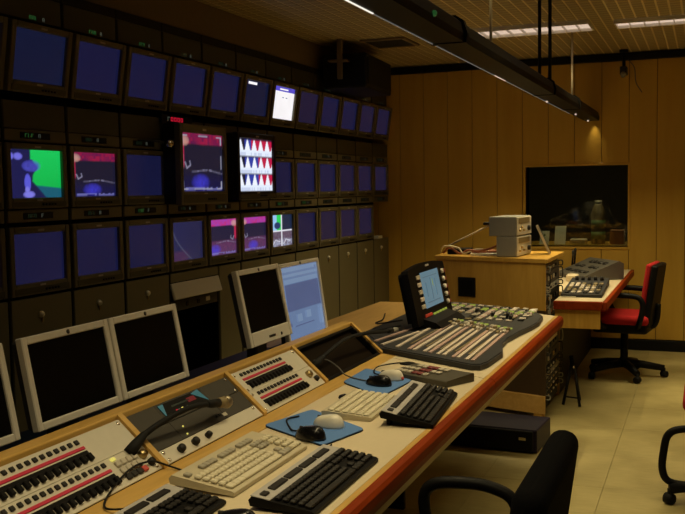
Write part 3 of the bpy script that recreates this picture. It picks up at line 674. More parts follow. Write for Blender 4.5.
# panel 2: dark modules
t = panel('module_panel', 'dark grey rack module panel with a cream lower edge and three black knobs', 2.150)
Wp = 0.586
MB().box(0, Wp, 0, 0.045, 0, 0.005, 0.001).build('plate', 'panelcream', t)
cols = [0.0, 0.145, 0.405, Wp]
for r in range(2):
    v0 = 0.047+r*(H-0.047)/2; v1 = v0+(H-0.047)/2-0.002
    for c in range(3): MB().box(cols[c]+0.001, cols[c+1]-0.001, v0, v1, -0.002, 0.004, 0.001).build('module', 'moddark', t)
d = MB().box(0.155, 0.395, H-0.058, H-0.008, 0.004, 0.006, 0.001).build('display', 'blackkb', t)
b = MB(); b.m('e_tealsheen').prism([(0.155, H-0.055), (0.182, H-0.010), (0.155, H-0.010)], 0.001, 'z', 0.006); b.prism([(0.340, H-0.012), (0.397, H-0.055), (0.385, H-0.006)], 0.001, 'z', 0.006)  # teal triangles: a reflection painted as dim emission
b.m('e_dimgreen').box(0.21, 0.31, H-0.03, H-0.024, 0.006, 0.007); b.m('e_dimred').box(0.30, 0.345, H-0.036, H-0.020, 0.006, 0.007); b.build('display_marks_sheen', None, d)
for k, (u, m) in enumerate(((0.215, 'e_ledred'), (0.228, 'e_ledwhite'), (0.246, 'e_ledyel'), (0.275, 'e_dimgreen'))): MB().box(u, u+0.009, H-0.05, H-0.042, 0.006, 0.008, 0.001).build('indicator', m, d)
for p in ((0.185, 0.083, 0.004), (0.175, 0.056, 0.004)): MB().ball((0, 0, 0.001), 0.003, 8).build('indicator', 'e_ledyel', t, p)
MB().box(0.36, 0.372, 0.062, 0.070, 0.004, 0.008, 0.001).build('button', 'blackkey', t); MB().box(0.376, 0.388, 0.062, 0.070, 0.004, 0.008, 0.001).build('button', 'blackkey', t); MB().box(0.395, 0.42, 0.055, 0.067, 0.004, 0.006, 0.001).build('tag', 'panelcream', t)
kp = [(0.012, 0), (0.012, 0.012), (0.010, 0.016), (0, 0.016)]
me = MB().lathe(kp, 14).build('knob', 'blackkey', t, (0.092, 0.022, 0.005)).data
link('knob', me, t, (0.170, 0.022, 0.005)); link('knob', me, t, (0.245, 0.022, 0.005)).scale = (0.85, 0.85, 1)
screws(t, [(0.02, 0.036, 0.005), (0.02, 0.01, 0.005), (Wp-0.02, 0.036, 0.005), (Wp-0.02, H-0.012, 0.004), (Wp-0.02, H-0.06, 0.004)])
# panel 3: second fader panel
t = panel('fader_panel', 'cream switching panel with two red strips beside the open black screen tray', 2.762, group='switching panels')
Wp = 0.517
MB().box(0, Wp, H*0.502, H, 0, 0.004, 0.001).build('plate', 'panelcream', t); MB().box(0, Wp, 0, H*0.498, 0, 0.004, 0.001).build('plate', 'panelcream', t)
fader_rows(t, 0.045, 0.385, [ROWS[0]], 13); fader_rows(t, 0.045, 0.385, [ROWS[1]], 13)
screws(t, [(0.018, H*0.56, 0.004), (0.018, H-0.012, 0.004), (0.018, H*0.44, 0.004), (0.018, 0.012, 0.004), (Wp-0.018, H-0.012, 0.004), (Wp-0.05, 0.03, 0.004)])
MB().lathe([(0.016, 0), (0.014, 0.014), (0, 0.014)], 12).build('knob', 'brass', t, (0.455, 0.058, 0.004))
MB().lathe([(0.012, 0), (0.010, 0.012), (0, 0.012)], 12).build('knob', 'blackkey', t, (0.478, 0.030, 0.004))
# panel 4: dark screen tray
t = panel('desk_screen', 'dark brown glossy screen sunk in the desk slope next to the mixer', 3.305, cat='screen')
Wp = 0.628
mat('screenbrown', (0.010, 0.006, 0.003), 0.6, spec=0.05)
MB().box(0.012, Wp-0.012, 0.012, H-0.012, -0.028, -0.020).build('glass', 'screenbrown', t)
MB().frame(0, Wp, 0, H, 0.012, Wp-0.012, 0.012, H-0.012, -0.028, 0.003, 0.001).build('frame', 'blackkb', t)
for k in range(4): MB().box(Wp-0.012, Wp-0.004, H*0.5+k*0.018, H*0.5+0.010+k*0.018, 0.003, 0.006, 0.001).build('button', 'blackgloss', t)

# gooseneck microphones
def gooseneck(label, pts, silver):
    t = thing('gooseneck_microphone', label, 'microphone', pts[0], group='gooseneck microphones on the desk slope')
    q = [Vector(p)-Vector(pts[0]) for p in pts]; s = spline(q, 10); n = len(s)
    d0 = (s[3]-s[0]).normalized()
    MB().tube([q[0]-d0*0.012, q[0]+d0*0.02, q[0]+d0*0.06, q[0]+d0*0.075], [0.017, 0.016, 0.011, 0.007], 10).build('base', 'rubber', t)
    MB().tube(s, 0.0085, 8).build('neck', 'rubber', t)
    d1 = (s[-1]-s[-4]).normalized(); e = s[-1]
    MB().tube([e-d1*0.06, e-d1*0.03, e+d1*0.01], [0.009, 0.013, 0.014], 10).build('sleeve', 'rubber', t)
    if silver:
        MB().tube([e+d1*0.008, e+d1*0.05, e+d1*0.09], [0.011, 0.012, 0.010], 10).build('capsule', 'greymetal', t)
    else:
        MB().tube([e+d1*0.008, e+d1*0.03, e+d1*0.045], [0.014, 0.017, 0.018], 10).build('collar', 'oliveband', t)
        MB().ball(tuple(e+d1*0.062), 0.021, 12).build('head', 'micmetal', t)
    return t
gooseneck('black gooseneck microphone with a round metal head bent over the dark module panel', [(-1.405, 2.065, 0.822), (-1.40, 2.13, 0.852), (-1.385, 2.225, 0.874), (-1.375, 2.33, 0.881), (-1.37, 2.43, 0.868), (-1.37, 2.47, 0.862)], False)
gooseneck('black gooseneck microphone with a slim silver tip reaching towards the mixer', [(-1.415, 3.335, 0.815), (-1.40, 3.43, 0.848), (-1.39, 3.62, 0.877), (-1.38, 3.85, 0.868), (-1.375, 4.02, 0.848), (-1.375, 4.17, 0.833)], True)

# ------------------------------------------------------------------ things on the worktop (user frame: local x -> +Y, local y -> -X)
OR = R(90)
def keyboard(name, label, loc, rz, w_, d_, body, key, top=None, hb=0.030, hf=0.012, group='computer keyboards on the desk', media=False):
    t = thing(name, label, 'keyboard', (loc[0], loc[1], DZ+0.0005), (0, 0, OR+rz), group)
    sl = (hb-hf)/d_; zt = lambda y: hf+(y+d_/2)*sl
    b = MB(); b.prism([(-d_/2, 0.002), (-d_/2, hf*0.8), (-d_/2+0.006, zt(-d_/2+0.006)), (d_/2-0.008, zt(d_/2-0.008)), (d_/2, hb-0.010), (d_/2-0.004, max(0.003, hb-0.024))], w_, 'x', -w_/2)
    b.build('body', body, t)
    mm = lambda x, y: Matrix.Translation((x, y, zt(y))) @ Matrix.Rotation(math.atan(sl), 4, 'X')
    if media:   # silver rear strip with media keys
        dd = d_*0.31
        b = MB(); b.box(-w_/2+0.001, w_/2-0.001, -dd/2, dd/2, 0, 0.003, 0.001, mm(0, d_/2-dd/2-0.004)); b.build('rear_strip', 'silver', t)
        me_ = MB()
        yk = d_/2-dd*0.68
    kd = d_*(0.74 if media else 0.76); y1 = -d_/2+0.010+kd*0.80; rows = 5; ky = kd*0.80/5
    def block(nm, x0, x1, n, yy0, nr, mt, gap=0.0042):
        b = MB(); kx = (x1-x0)/n
        for r in range(nr):
            for c in range(n):
                b.box(-kx/2+gap/2, kx/2-gap/2, -ky/2+gap/2, ky/2-gap/2, 0.0005, 0.010, 0.003, mm(x0+kx*(c+0.5), yy0+ky*(r+0.5)))
        return stuff(b.build(nm, mt, t))
    ma = -w_/2+0.010; mainw = w_*0.655; yb = -d_/2+0.010
    block('main_keys', ma, ma+mainw, 15, yb+ky, 4, key)
    b = MB(); xs = [0, .09, .17, .26, .62, .71, .80, .9, 1.0]
    for a, c in zip(xs, xs[1:]): b.box(-(c-a)*mainw/2+0.001, (c-a)*mainw/2-0.001, -ky/2+0.001, ky/2-0.001, 0.0005, 0.008, 0.0018, mm(ma+(a+c)/2*mainw, yb+ky*0.5))
    stuff(b.build('space_row', key, t))
    fy = yb+5*ky+ky*0.35; fk = key if key == 'blackkey' else 'greykey'
    if media:
        b = MB(); 
        for g in range(4):
            x0 = -w_/2+0.07+g*0.092
            b.box(-0.040, 0.040, -0.010, 0.010, 0.002, 0.008, 0.002, mm(x0+0.03, d_/2-0.030))
        b.box(-0.012, 0.012, -0.009, 0.009, 0.002, 0.008, 0.002, mm(-w_/2+0.025, d_/2-0.030)); stuff(b.build('function_keys', key, t))
    else:
        b = MB()
        for g, n in ((0.0, 1), (0.075, 4), (0.18, 4), (0.285, 4)):
            for c in range(n): b.box(-0.0085, 0.0085, -ky*0.42, ky*0.42, 0.0005, 0.008, 0.0018, mm(ma+0.0095+g*w_/0.46+c*0.0195, fy+ky*0.5))
        stuff(b.build('function_keys', fk, t))
    nx = ma+mainw+0.010; nw = w_*0.125
    block('cursor_keys', nx, nx+nw, 3, yb+3*ky, 2, fk)
    b = MB(); kx = nw/3
    for c, r in ((0, 0), (1, 0), (2, 0), (1, 1)): b.box(-kx/2+0.001, kx/2-0.001, -ky/2+0.001, ky/2-0.001, 0.0005, 0.008, 0.0018, mm(nx+kx*(c+0.5), yb+ky*(r+0.5)))
    stuff(b.build('arrow_keys', fk, t))
    px_ = nx+nw+0.008; pw = w_/2-0.010-px_
    block('number_keys', px_, px_+pw, 4, yb, 5, key)
    for s in (-1, 1): MB().box(s*w_*0.42-0.012, s*w_*0.42+0.012, d_/2-0.03, d_/2-0.018, 0, max(0.006, hb-0.022)).build('foot', body, t)
    return t
keyboard('keyboard', 'black and silver keyboard cut off by the bottom edge at the left of the desk', (-1.128, 1.695), R(1), 0.455, 0.165, 'blackkb', 'blackkey', media=True, hb=0.034)
keyboard('keyboard', 'beige keyboard with grey function keys between two black keyboards', (-1.146, 2.198), 0, 0.446, 0.182, 'beigekb', 'beigekey', hb=0.040, hf=0.014)
keyboard('keyboard', 'black keyboard with silver rear strip in the foreground next to the desk edge', (-0.902, 2.137), R(0.5), 0.458, 0.165, 'blackkb', 'blackkey', media=True, hb=0.034)
keyboard('keyboard', 'black keyboard with silver rear strip standing tilted beside the dark remote panel', (-0.878, 2.97), R(5), 0.47, 0.17, 'blackkb', 'blackkey', media=True, hb=0.050, hf=0.014)
# compact cream keypad
t = thing('compact_keyboard', 'small cream compact keyboard lying behind the tilted black keyboard', 'keyboard', (-1.075, 2.935, DZ+0.0005), (0, 0, OR+R(2)), 'computer keyboards on the desk')
MB().prism([(-0.085, 0.001), (-0.085, 0.012), (0.075, 0.026), (0.085, 0.024), (0.085, 0.001)], 0.325, 'x', -0.1625).build('body', 'beigekb', t)
b = MB(); sl = 0.014/0.16
for r in range(6):
    for c in range(14):
        x = -0.1455+c*0.0224; y = -0.064+r*0.0245
        b.box(-0.0092, 0.0092, -0.0098, 0.0098, 0, 0.007, 0.003, Matrix.Translation((x, y, 0.012+(y+0.085)*sl)) @ Matrix.Rotation(math.atan(sl), 4, 'X'))
stuff(b.build('keys', 'beigekey', t))
# mouse mats
def mousemat(label, q):
    q = [Vector(p) for p in q]; c = sum(q, Vector((0, 0)))/4; pts = []; r = 0.022
    for k in range(4):
        p, a, b = q[k], q[k-1], q[(k+1) % 4]; da, db = (a-p).normalized(), (b-p).normalized()
        for n in range(5):
            t_ = n/4; s0, s1 = p+da*r, p+db*r; pts.append(tuple((s0*(1-t_)**2+p*2*t_*(1-t_)+s1*t_**2)-c))
    t = thing('mouse_mat', label, 'mouse mat', (c.x, c.y, DZ+0.0012), (0, 0, 0), 'blue mouse mats')
    MB().prism(pts, 0.003, 'z', 0).build('base', 'rubber', t); MB().prism([(x*0.995, y*0.995) for x, y in pts], 0.0025, 'z', 0.003).build('cloth', 'padblue', t)
mousemat('blue mouse mat with two mice beyond the beige keyboard', [(-1.287, 2.615), (-1.022, 2.455), (-0.966, 2.665), (-1.222, 2.855)])
mousemat('blue mouse mat with two mice next to the dark screen tray', [(-1.286, 3.305), (-1.066, 3.105), (-1.040, 3.41), (-1.29, 3.585)])
mousemat('blue mouse mat peeping in at the bottom edge before the foreground keyboard', [(-1.0, 1.655), (-0.905, 1.655), (-0.905, 1.855), (-1.0, 1.855)])
def mouse(label, loc, a, m, L=0.112, Wd=0.062, Hh=0.036, accent=None, zz=DZ+0.0068):
    t = thing('computer_mouse', label, 'mouse', (loc[0], loc[1], zz), (0, 0, a), 'computer mice')
    b = MB(); nu, nv = 14, 10; rows = []
    for i in range(nv+1):
        ph = (math.pi/2)*i/nv; row = []
        for k in range(nu):
            th = 2*math.pi*k/nu; x = math.cos(th)*L/2; y = math.sin(th)*Wd/2*(1-0.12*math.cos(th))
            c = math.cos(ph)**0.55; z = Hh*math.sin(ph)*(1-0.25*math.cos(th)*c)
            row.append(b.bm.verts.new((x*c, y*c, z)))
        rows.append(row)
    for a_, c_ in zip(rows, rows[1:]):
        for k in range(nu): b._face([a_[k], a_[(k+1) % nu], c_[(k+1) % nu], c_[k]], True)
    b._face(rows[0][::-1]); b.build('shell', m, t)
    MB().box(L*0.2, L*0.38, -0.004, 0.004, Hh*0.55, Hh*0.86, 0.003).build('wheel', 'darkmetal', t)
    if accent: MB().ball((-L*0.46, 0, 0.008), 0.008, 8).build('tail_light', accent, t)
mouse('black mouse on the near blue mat, beside the beige keyboard', (-1.085, 2.515), R(160), 'blackgloss')
mouse('cream mouse on the near blue mat, behind the black one', (-1.085, 2.66), R(165), 'white')
mouse('black mouse on the far blue mat by the screen tray', (-1.135, 3.285), R(165), 'blackgloss')
mouse('white mouse on the far blue mat with a small red tail', (-1.125, 3.40), R(165), 'white', accent='keyred')
mouse('dark mouse cut off by the bottom edge before the foreground keyboard', (-0.955, 1.79), R(180), 'blackgloss')
mouse('small flat black mouse puck lying on the cream desk beside the compact keyboard', (-1.195, 3.075), R(100), 'blackgloss', 0.062, 0.035, 0.010, zz=DZ+0.001)
def cable(name, label, pts, m='rubber', r=0.0028):
    tag(MB().tube(spline(pts, 8), r, 6).build(name, m), label, 'cable', 'thin cables on the desk')
cable('mouse_cable', 'black cable looping from the near black mouse behind the foreground keyboard', [(-1.125, 2.552, DZ+0.016), (-1.16, 2.56, DZ+0.012), (-1.19, 2.60, DZ+0.010), (-1.235, 2.68, DZ+0.012), (-1.22, 2.74, DZ+0.010)])
cable('keyboard_cable', 'black cable curling between beige keyboard and foreground keyboard', [(-1.0, 2.47, DZ+0.005), (-0.985, 2.38, DZ+0.005), (-1.0, 2.25, DZ+0.005), (-1.008, 2.18, DZ+0.005), (-1.0, 2.12, DZ+0.006)])
cable('mouse_cable', 'grey cable running from the far black mouse over the dark screen tray', [(-1.165, 3.315, DZ+0.014), (-1.22, 3.34, DZ+0.010), (-1.31, 3.40, DZ+0.012), (-1.36, 3.45, DZ+0.03), (-1.40, 3.42, DZ+0.065), (-1.42, 3.34, DZ+0.075)], 'cablegrey')
cable('mouse_cable', 'black cable arching from the far white mouse to the desk grommet', [(-1.155, 3.43, DZ+0.014), (-1.215, 3.47, DZ+0.012), (-1.245, 3.60, DZ+0.012), (-1.20, 3.72, DZ+0.008), (-1.17, 3.735, DZ+0.004)])
cable('keyboard_cable', 'black cable looping from the cut-off keyboard over the oak strip', [(-1.217, 1.78, DZ+0.02), (-1.30, 1.80, DZ+0.006), (-1.345, 1.88, DZ+0.012), (-1.365, 2.00, DZ+0.035), (-1.36, 2.09, DZ+0.03), (-1.325, 2.13, DZ+0.008), (-1.27, 2.11, DZ+0.006)])
tag(MB().lathe([(0.034, 0.0005), (0.033, 0.004), (0.026, 0.005), (0.0, 0.003)], 18).build('cable_grommet', 'blackkb', None, (-1.165, 3.75, DZ)), 'round black cable grommet in the desk behind the remote panel', 'grommet')
# dark remote panel
t = thing('remote_panel', 'dark olive remote control panel with red and pale buttons', 'control panel', (-0.985, 3.475, DZ+0.001), (0, 0, R(-27)))
MB().prism([(-0.078, 0), (-0.078, 0.020), (-0.072, 0.023), (0.072, 0.033), (0.078, 0.031), (0.078, 0)], 0.30, 'x', -0.15).build('body', 'olive', t)
for r in range(3):
    for c in range(7):
        m = 'maroon' if c in (3, 4) else 'keypale'
        y = -0.052+r*0.045; x = -0.12+c*0.028
        if (r, c) in ((0, 6), (2, 0)): continue
        MB().box(-0.010, 0.010, -0.013, 0.013, 0, 0.007, 0.002).build('button', m, t, (x, y, 0.0235+(y+0.072)*0.0694), (math.atan(0.06875), 0, 0))

# ------------------------------------------------------------------ flat monitors behind the rail
def tft(label, ya, yb, xb=-1.70, zb=0.846, zt=1.105, chin=0.0, pic=None, twist=0, base_z=DZ, border=0.022, lean=0.05):
    w_ = yb-ya; h_ = math.hypot(zt-zb, lean)
    t = thing('flat_monitor', label, 'monitor', (xb, (ya+yb)/2, base_z+0.001), (0, 0, twist), 'flat screen monitors behind the desk rail')
    m = Matrix.Translation((0, 0, zb-base_z)) @ rmtx((0, 1, 0), (-lean/h_, 0, (zt-zb)/h_), Vector((0, 1, 0)).cross(Vector((-lean/h_, 0, (zt-zb)/h_)))).to_4x4()
    def put(b, nm, mt=None):
        for v in b.bm.verts: v.co = m @ v.co
        return b.build(nm, mt, t)
    x0, x1 = -w_/2, w_/2
    put(MB().frame(x0, x1, 0, h_, x0+border, x1-border, border+chin, h_-border, -0.02, 0.004, 0.003), 'bezel', 'tftbezel')
    put(MB().box(x0+0.006, x1-0.006, 0.006, h_-0.006, -0.045, -0.012, 0.008), 'back_shell', 'tftback')
    if pic: put(draw(MB(), pic, x0+border-0.001, x1-border+0.001, border+chin-0.001, h_-border+0.001, -0.006), 'screen')
    else: put(MB().box(x0+border-0.001, x1-border+0.001, border+chin-0.001, h_-border+0.001, -0.012, -0.004), 'screen', 'tftglass')
    put(MB().lathe([(0.007, 0.004), (0.007, 0.0055), (0, 0.0055)], 10, Matrix.Translation((0, h_-border*0.5, 0))), 'badge', 'darkmetal')
    if chin > 0.03:
        put(MB().box(-0.03, 0.03, chin*0.5, chin*0.5+0.01, 0.004, 0.006, 0.001), 'slot', 'darkmetal'); put(MB().lathe([(0.007, 0.004), (0.006, 0.007), (0, 0.007)], 10, Matrix.Translation((0.09, chin*0.55, 0))), 'power_button', 'darkmetal')
    MB().box(-0.10, -0.05, -0.05, 0.05, 0.0, (zb-base_z)+0.15, 0.006).build('stand', 'tftback', t)
    MB().box(-0.16, 0.03, -0.11, 0.11, 0.0, 0.014, 0.005).build('base', 'tftback', t)
    return t
tft('flat monitor with a black screen cut off at the left edge behind the desk rail', 1.62, 1.99)
tft('flat monitor with a black screen, second from the left behind the desk rail', 2.062, 2.462)
tft('flat monitor with a black screen, third from the left and overlapping its neighbour', 2.470, 2.87)
tft('flat monitor with a black screen and a wide lower bezel beside the lit one', 3.34, 3.74, xb=-1.69, zb=0.868, zt=1.178, chin=0.035, lean=0.065)
desktop = [rect('e_tft', 0, 1, 0, 1), rect('e_tftlite', 0, 1, 0.86, 0.985), rect('e_tft', 0.02, 0.98, 0.90, 0.93), rect('e_tftlite', 0.06, 0.97, 0.77, 0.83), rect('e_tftdark', 0.06, 0.97, 0.40, 0.76), rect('e_tft', 0.9, 0.96, 0.92, 0.96),
    rect('e_tftlite', 0.28, 0.40, 0.24, 0.34), rect('e_tftlite', 0.52, 0.64, 0.26, 0.36), rect('e_tftdark', 0.18, 0.7, 0.185, 0.20), rect('e_tftdark', 0.05, 0.1, 0.2, 0.25), rect('e_tftlite', 0.9, 0.96, 0.12, 0.38)]
tft('flat monitor with a lit pale blue desktop behind the desk rail', 3.77, 4.225, xb=-1.715, zb=0.80, zt=1.168, chin=0.0, pic=desktop, border=0.018)

# ------------------------------------------------------------------ mixer
MZ = DZ+0.002
mx = thing('audio_mixer', 'long dark audio mixing console with pale fader strips on the far desk end', 'mixer', (0, 0, MZ))
outl = [(-1.593, 4.383), (-1.352, 3.972), (-1.30, 3.938), (-1.024, 3.772), (-0.875, 3.682), (-0.840, 3.690), (-0.822, 3.76), (-0.812, 4.00), (-0.832, 4.10), (-0.858, 4.22), (-0.866, 4.38), (-0.850, 4.58), (-0.822, 4.80), (-0.812, 4.95), (-0.832, 5.20), (-0.912, 5.40), (-1.152, 5.56), (-1.434, 5.70), (-1.56, 5.70), (-1.60, 5.60)]
cxm = sum(p[0] for p in outl)/len(outl); cym = sum(p[1] for p in outl)/len(outl)
b = MB(); b.prism(outl, 0.020, 'z', 0.0); b.prism([(cxm+(x-cxm)*0.975, cym+(y-cym)*0.985) for x, y in outl], 0.004, 'z', 0.020); b.build('body', 'mixerbody', mx)
b_ = 0.024
B3 = [(-1.437, 4.122), (-1.375, 4.03), (-1.288, 3.987), (-1.22, 3.951), (-1.191, 3.933), (-1.137, 3.908), (-1.107, 3.885), (-1.064, 3.859), (-1.033, 3.843), (-0.983, 3.808), (-0.96, 3.8), (-0.916, 3.767), (-0.887, 3.752)]   # near ends of the fader strips on the console
for k, (x, y) in enumerate(B3):
    ln = 0.42 if k < 2 else (0.93 - 0.005*k)
    dx = 0.055 if k < 2 else -0.02
    e = (x+dx, y+ln); dv = Vector((e[0]-x, e[1]-y)).normalized(); nn = Vector((dv.y, -dv.x))*0.0078
    MB().prism([(x-nn.x, y-nn.y), (x+nn.x, y+nn.y), (e[0]+nn.x, e[1]+nn.y), (e[0]-nn.x, e[1]-nn.y)], 0.005, 'z', b_).build('fader_strip', 'strip' if k % 3 else 'strippink', mx)
    if k >= 2 and k < 12:
        x2, y2 = B3[k+1]
        if abs(x2-x) < 0.075:
            mxp = (x+x2)/2; MB().box(mxp-0.004, mxp+0.004, y+0.1, y+0.85, b_, b_+0.003).build('scribble_strip', 'oliveband', mx)
    if k >= 2:
        for q in range(2): MB().box(-0.009, 0.009, -0.014, 0.014, 0, 0.014, 0.003).build('fader_cap', 'keypale' if (k+q) % 2 else 'oliveband', mx, (e[0]+0.002, e[1]-0.03-0.09*q-0.02*(k % 3), b_+0.004))
        MB().box(-0.011, 0.011, -0.012, 0.012, 0, 0.008, 0.002).build('lit_key', 'e_keygreen' if k % 4 != 1 else 'keypale', mx, (e[0], e[1]+0.03, b_))
# master section: rows of lit and grey keys at the far end
rd = random.Random(3)
kmeshes = {}
for r in range(11):
    for c in range(11):
        x = -1.47+c*0.056; y = 5.60-0.50*(x+1.5)*0.62-0.055*r-0.02
        if y < 4.90+0.02*rd.random() or x > -0.90 or (x < -1.2 and y < 5.12): continue
        m = rd.choice(['e_keygreen', 'keypale', 'keypale', 'strip', 'strippink', 'oliveband', 'blackkey'])
        if r in (2,) : m = rd.choice(['e_keygreen', 'keypale'])
        if m not in kmeshes: kmeshes[m] = MB().box(-0.017, 0.017, -0.013, 0.013, 0, 0.010, 0.003).build('key', m, mx, (x, y, b_)).data
        else: link('key', kmeshes[m], mx, (x, y, b_))
for (x, y) in ((-1.34, 5.05), (-1.08, 5.02), (-1.0, 5.03), (-0.965, 4.93), (-1.2, 5.16)):
    MB().tube([(x, y, b_), (x+0.012, y-0.01, b_+0.035)], [0.006, 0.012], 8).build('joystick', 'blackkey', mx)
MB().ball((-0.905, 5.30, b_+0.006), 0.024, 12, (1, 1, 0.7)).build('trackball', 'white', mx)
for k in range(4): MB().lathe([(0.011, 0), (0.009, 0.012), (0, 0.012)], 10).build('knob', 'keypale', mx, (-0.98+0.03*k, 5.20-0.02*k, b_))
# display of the mixer
t = thing('mixer_display', 'black tilted display with a pale blue screen rising from the mixer', 'display', (-1.325, 4.80, MZ+0.025))
h_ = 0.30; lean = 0.062; L_ = math.hypot(h_, lean)
m = Matrix.Translation((0, 0, 0.02)) @ rmtx((0, 1, 0), (-lean/L_, 0, h_/L_), Vector((0, 1, 0)).cross(Vector((-lean/L_, 0, h_/L_)))).to_4x4()
def put(b, nm, mt=None):
    for v in b.bm.verts: v.co = m @ v.co
    return b.build(nm, mt, t)
arc = [(-0.335, 0.0), (0.335, 0.0), (0.34, 0.27)]
for k in range(9): a = k/8; arc.append((0.33-0.66*a, 0.285+0.022*math.sin(math.pi*a)))
arc += [(-0.34, 0.27)]
put(MB().prism(arc, 0.035, 'z', -0.035), 'panel', 'blackkb')
put(MB().prism([(x*0.9, 0.02+y*0.88) for x, y in arc], 0.03, 'z', -0.065), 'rear_shell', 'blackkb')
lc = [rect('e_lcd', 0, 1, 0, 1), rect('e_lcddark', 0.1, 0.9, 0.84, 0.86), rect('e_lcddark', 0.46, 0.5, 0.18, 0.8), rect('e_lcddark', 0.2, 0.23, 0.3, 0.7), rect('e_lcddark', 0.7, 0.73, 0.25, 0.75), rect('e_lcddark', 0.15, 0.85, 0.12, 0.15), rect('e_keygreen', 0.55, 0.58, 0.55, 0.75)]
put(draw(MB(), lc, -0.15, 0.195, 0.07, 0.258, 0.001, 0.0004), 'lcd')
for k in range(5):
    put(MB().box(-0.225, -0.17, 0.075+k*0.038, 0.097+k*0.038, 0, 0.008, 0.002), 'soft_key', 'keypale' if k not in (1, 3) else 'strip')
    put(MB().lathe([(0.015, 0), (0.013, 0.012), (0, 0.012)], 10, Matrix.Translation((0.262, 0.062+k*0.043, 0))), 'encoder', 'white')
    put(MB().box(0.295, 0.32, 0.05+k*0.043, 0.07+k*0.043, 0, 0.008, 0.002), 'soft_key', 'maroon')
for k in range(2): put(MB().box(-0.20, -0.08, 0.008+k*0.02, 0.024+k*0.02, 0, 0.007, 0.002), 'soft_key', 'keyred' if k else 'strippink')
for k in range(5): put(MB().box(-0.05+k*0.055, -0.012+k*0.055, 0.018, 0.036, 0, 0.007, 0.002), 'soft_key', 'e_keygreen')
put(MB().box(-0.02, 0.04, 0.283, 0.292, 0, 0.003, 0.001), 'badge', 'silver')
MB().prism([(-0.06, 0.0), (0.10, 0.0), (0.06, 0.03), (-0.05, 0.06)], 0.46, 'y', -0.24).build('foot', 'blackkb', t)
cable('display_cable', 'black cables hanging from the left side of the mixer display', [(-1.36, 4.29, 0.84), (-1.45, 4.27, 0.82), (-1.56, 4.24, 0.80), (-1.66, 4.35, 0.775), (-1.74, 4.62, 0.766)], r=0.005)
cable('display_cable', 'black cable lying on the oak corner beside the mixer display', [(-1.37, 4.33, 0.86), (-1.50, 4.40, 0.83), (-1.60, 4.60, 0.80), (-1.68, 4.95, 0.768), (-1.75, 5.2, 0.766)], r=0.004)

# ================================================================== CABINET BEHIND THE MIXER
NX, NY = -0.948, 6.05; AX, AY = -1.735, 6.30; CZ = 1.008; FY = 6.78
cb = thing('equipment_cabinet', 'oak equipment cabinet with a rack of gear in its side, behind the mixer', 'cabinet', (NX, NY, 0))
poly = lambda g=0: [(0+g, 0-g), (AX-NX-g, AY-NY-g), (AX-NX-g, FY-NY+g), (0+g, FY-NY+g)]
pl = [(-0.003, 0), (AX-NX, AY-NY), (AX-NX+0.006, AY-NY+0.02), (-0.003, 0.022)]
MB().prism(pl, CZ-0.70, 'z', 0.698).build('front_panel', 'woodcab', cb)
MB().prism(pl, 0.55, 'z', 0.147).build('lower_panel', 'darkpanel', cb)
MB().prism([(AX-NX, AY-NY+0.022), (AX-NX, FY-NY), (AX-NX+0.02, FY-NY), (AX-NX+0.02, AY-NY+0.022)], CZ-0.05, 'z', 0.0).build('side_panel', 'woodcab', cb)
MB().prism([(-0.02, FY-NY-0.02), (AX-NX+0.02, FY-NY-0.02), (AX-NX+0.02, FY-NY), (-0.02, FY-NY)], CZ-0.05, 'z', 0.0).build('back_panel', 'woodcab', cb)
MB().prism([(0.012, -0.016), (AX-NX-0.012, AY-NY-0.012), (AX-NX-0.012, FY-NY+0.01), (0.012, FY-NY+0.01)], 0.024, 'z', CZ-0.0015).build('top_board', 'woodcab', cb)
MB().prism([(-0.003, -0.03), (AX-NX, AY-NY-0.03), (AX-NX, AY-NY-0.002), (-0.003, -0.002)], 0.115, 'z', 0.03).build('plinth', 'woodtop', cb)
MB().prism([(-0.022, -0.02), (-0.01, 0.02), (-0.08, 0.06), (-0.08, 0.0)], 0.03, 'z', 0.0).build('foot', 'woodcab', cb)
MB().box(-0.05, -0.03, 0.03, 0.70, 0.03, CZ-0.004).build('rack_frame', 'black', cb)
z = 0.10
rdm = random.Random(5)
while z < 0.96:
    hh = rdm.choice([0.044, 0.088, 0.044]); hh = min(hh, 0.985-z)
    u = MB().box(-0.03, -0.012, 0.035, 0.66, z+0.002, z+hh-0.002, 0.002).build('rack_unit', rdm.choice(['moddark', 'darkmetal', 'blackkb', 'greymetal']), cb)
    for yy in (0.06, 0.63):
        q = MB().tube(spline([(-0.012, yy, z+0.008), (0.014, yy, z+0.010), (0.014, yy, z+hh-0.010), (-0.012, yy, z+hh-0.008)], 4), 0.0045, 6).build('handle', 'darkmetal' if rdm.random() < 0.6 else 'greymetal', u)
    for k in range(4): MB().box(-0.012, -0.004, 0.14+k*0.11, 0.17+k*0.11, z+hh*0.35, z+hh*0.65, 0.002).build('knob', rdm.choice(['brass', 'keypale', 'blackkey', 'chrome']), u)
    z += hh
# black socket plate on the cabinet front
vx = Vector((AX-NX, AY-NY)); vn = vx.normalized(); nrm = Vector((-vn.y, vn.x, 0)); nrm = nrm if nrm.y < 0 else -nrm
c0 = Vector((NX, NY)) + vn*0.585
t = thing('socket_plate', 'square black socket plate on the front of the oak cabinet', 'plate', (c0.x, c0.y-0.001, 0.757), rmtx((-vn.x, -vn.y, 0), (0, 0, 1), Vector((-vn.x, -vn.y, 0)).cross(Vector((0, 0, 1)))).to_euler())
MB().box(-0.068, 0.068, 0.0, 0.132, 0.0, 0.008, 0.003).build('plate', 'black', t); MB().box(-0.045, 0.045, 0.018, 0.11, 0.008, 0.011, 0.003).build('insert', 'blackkb', t)
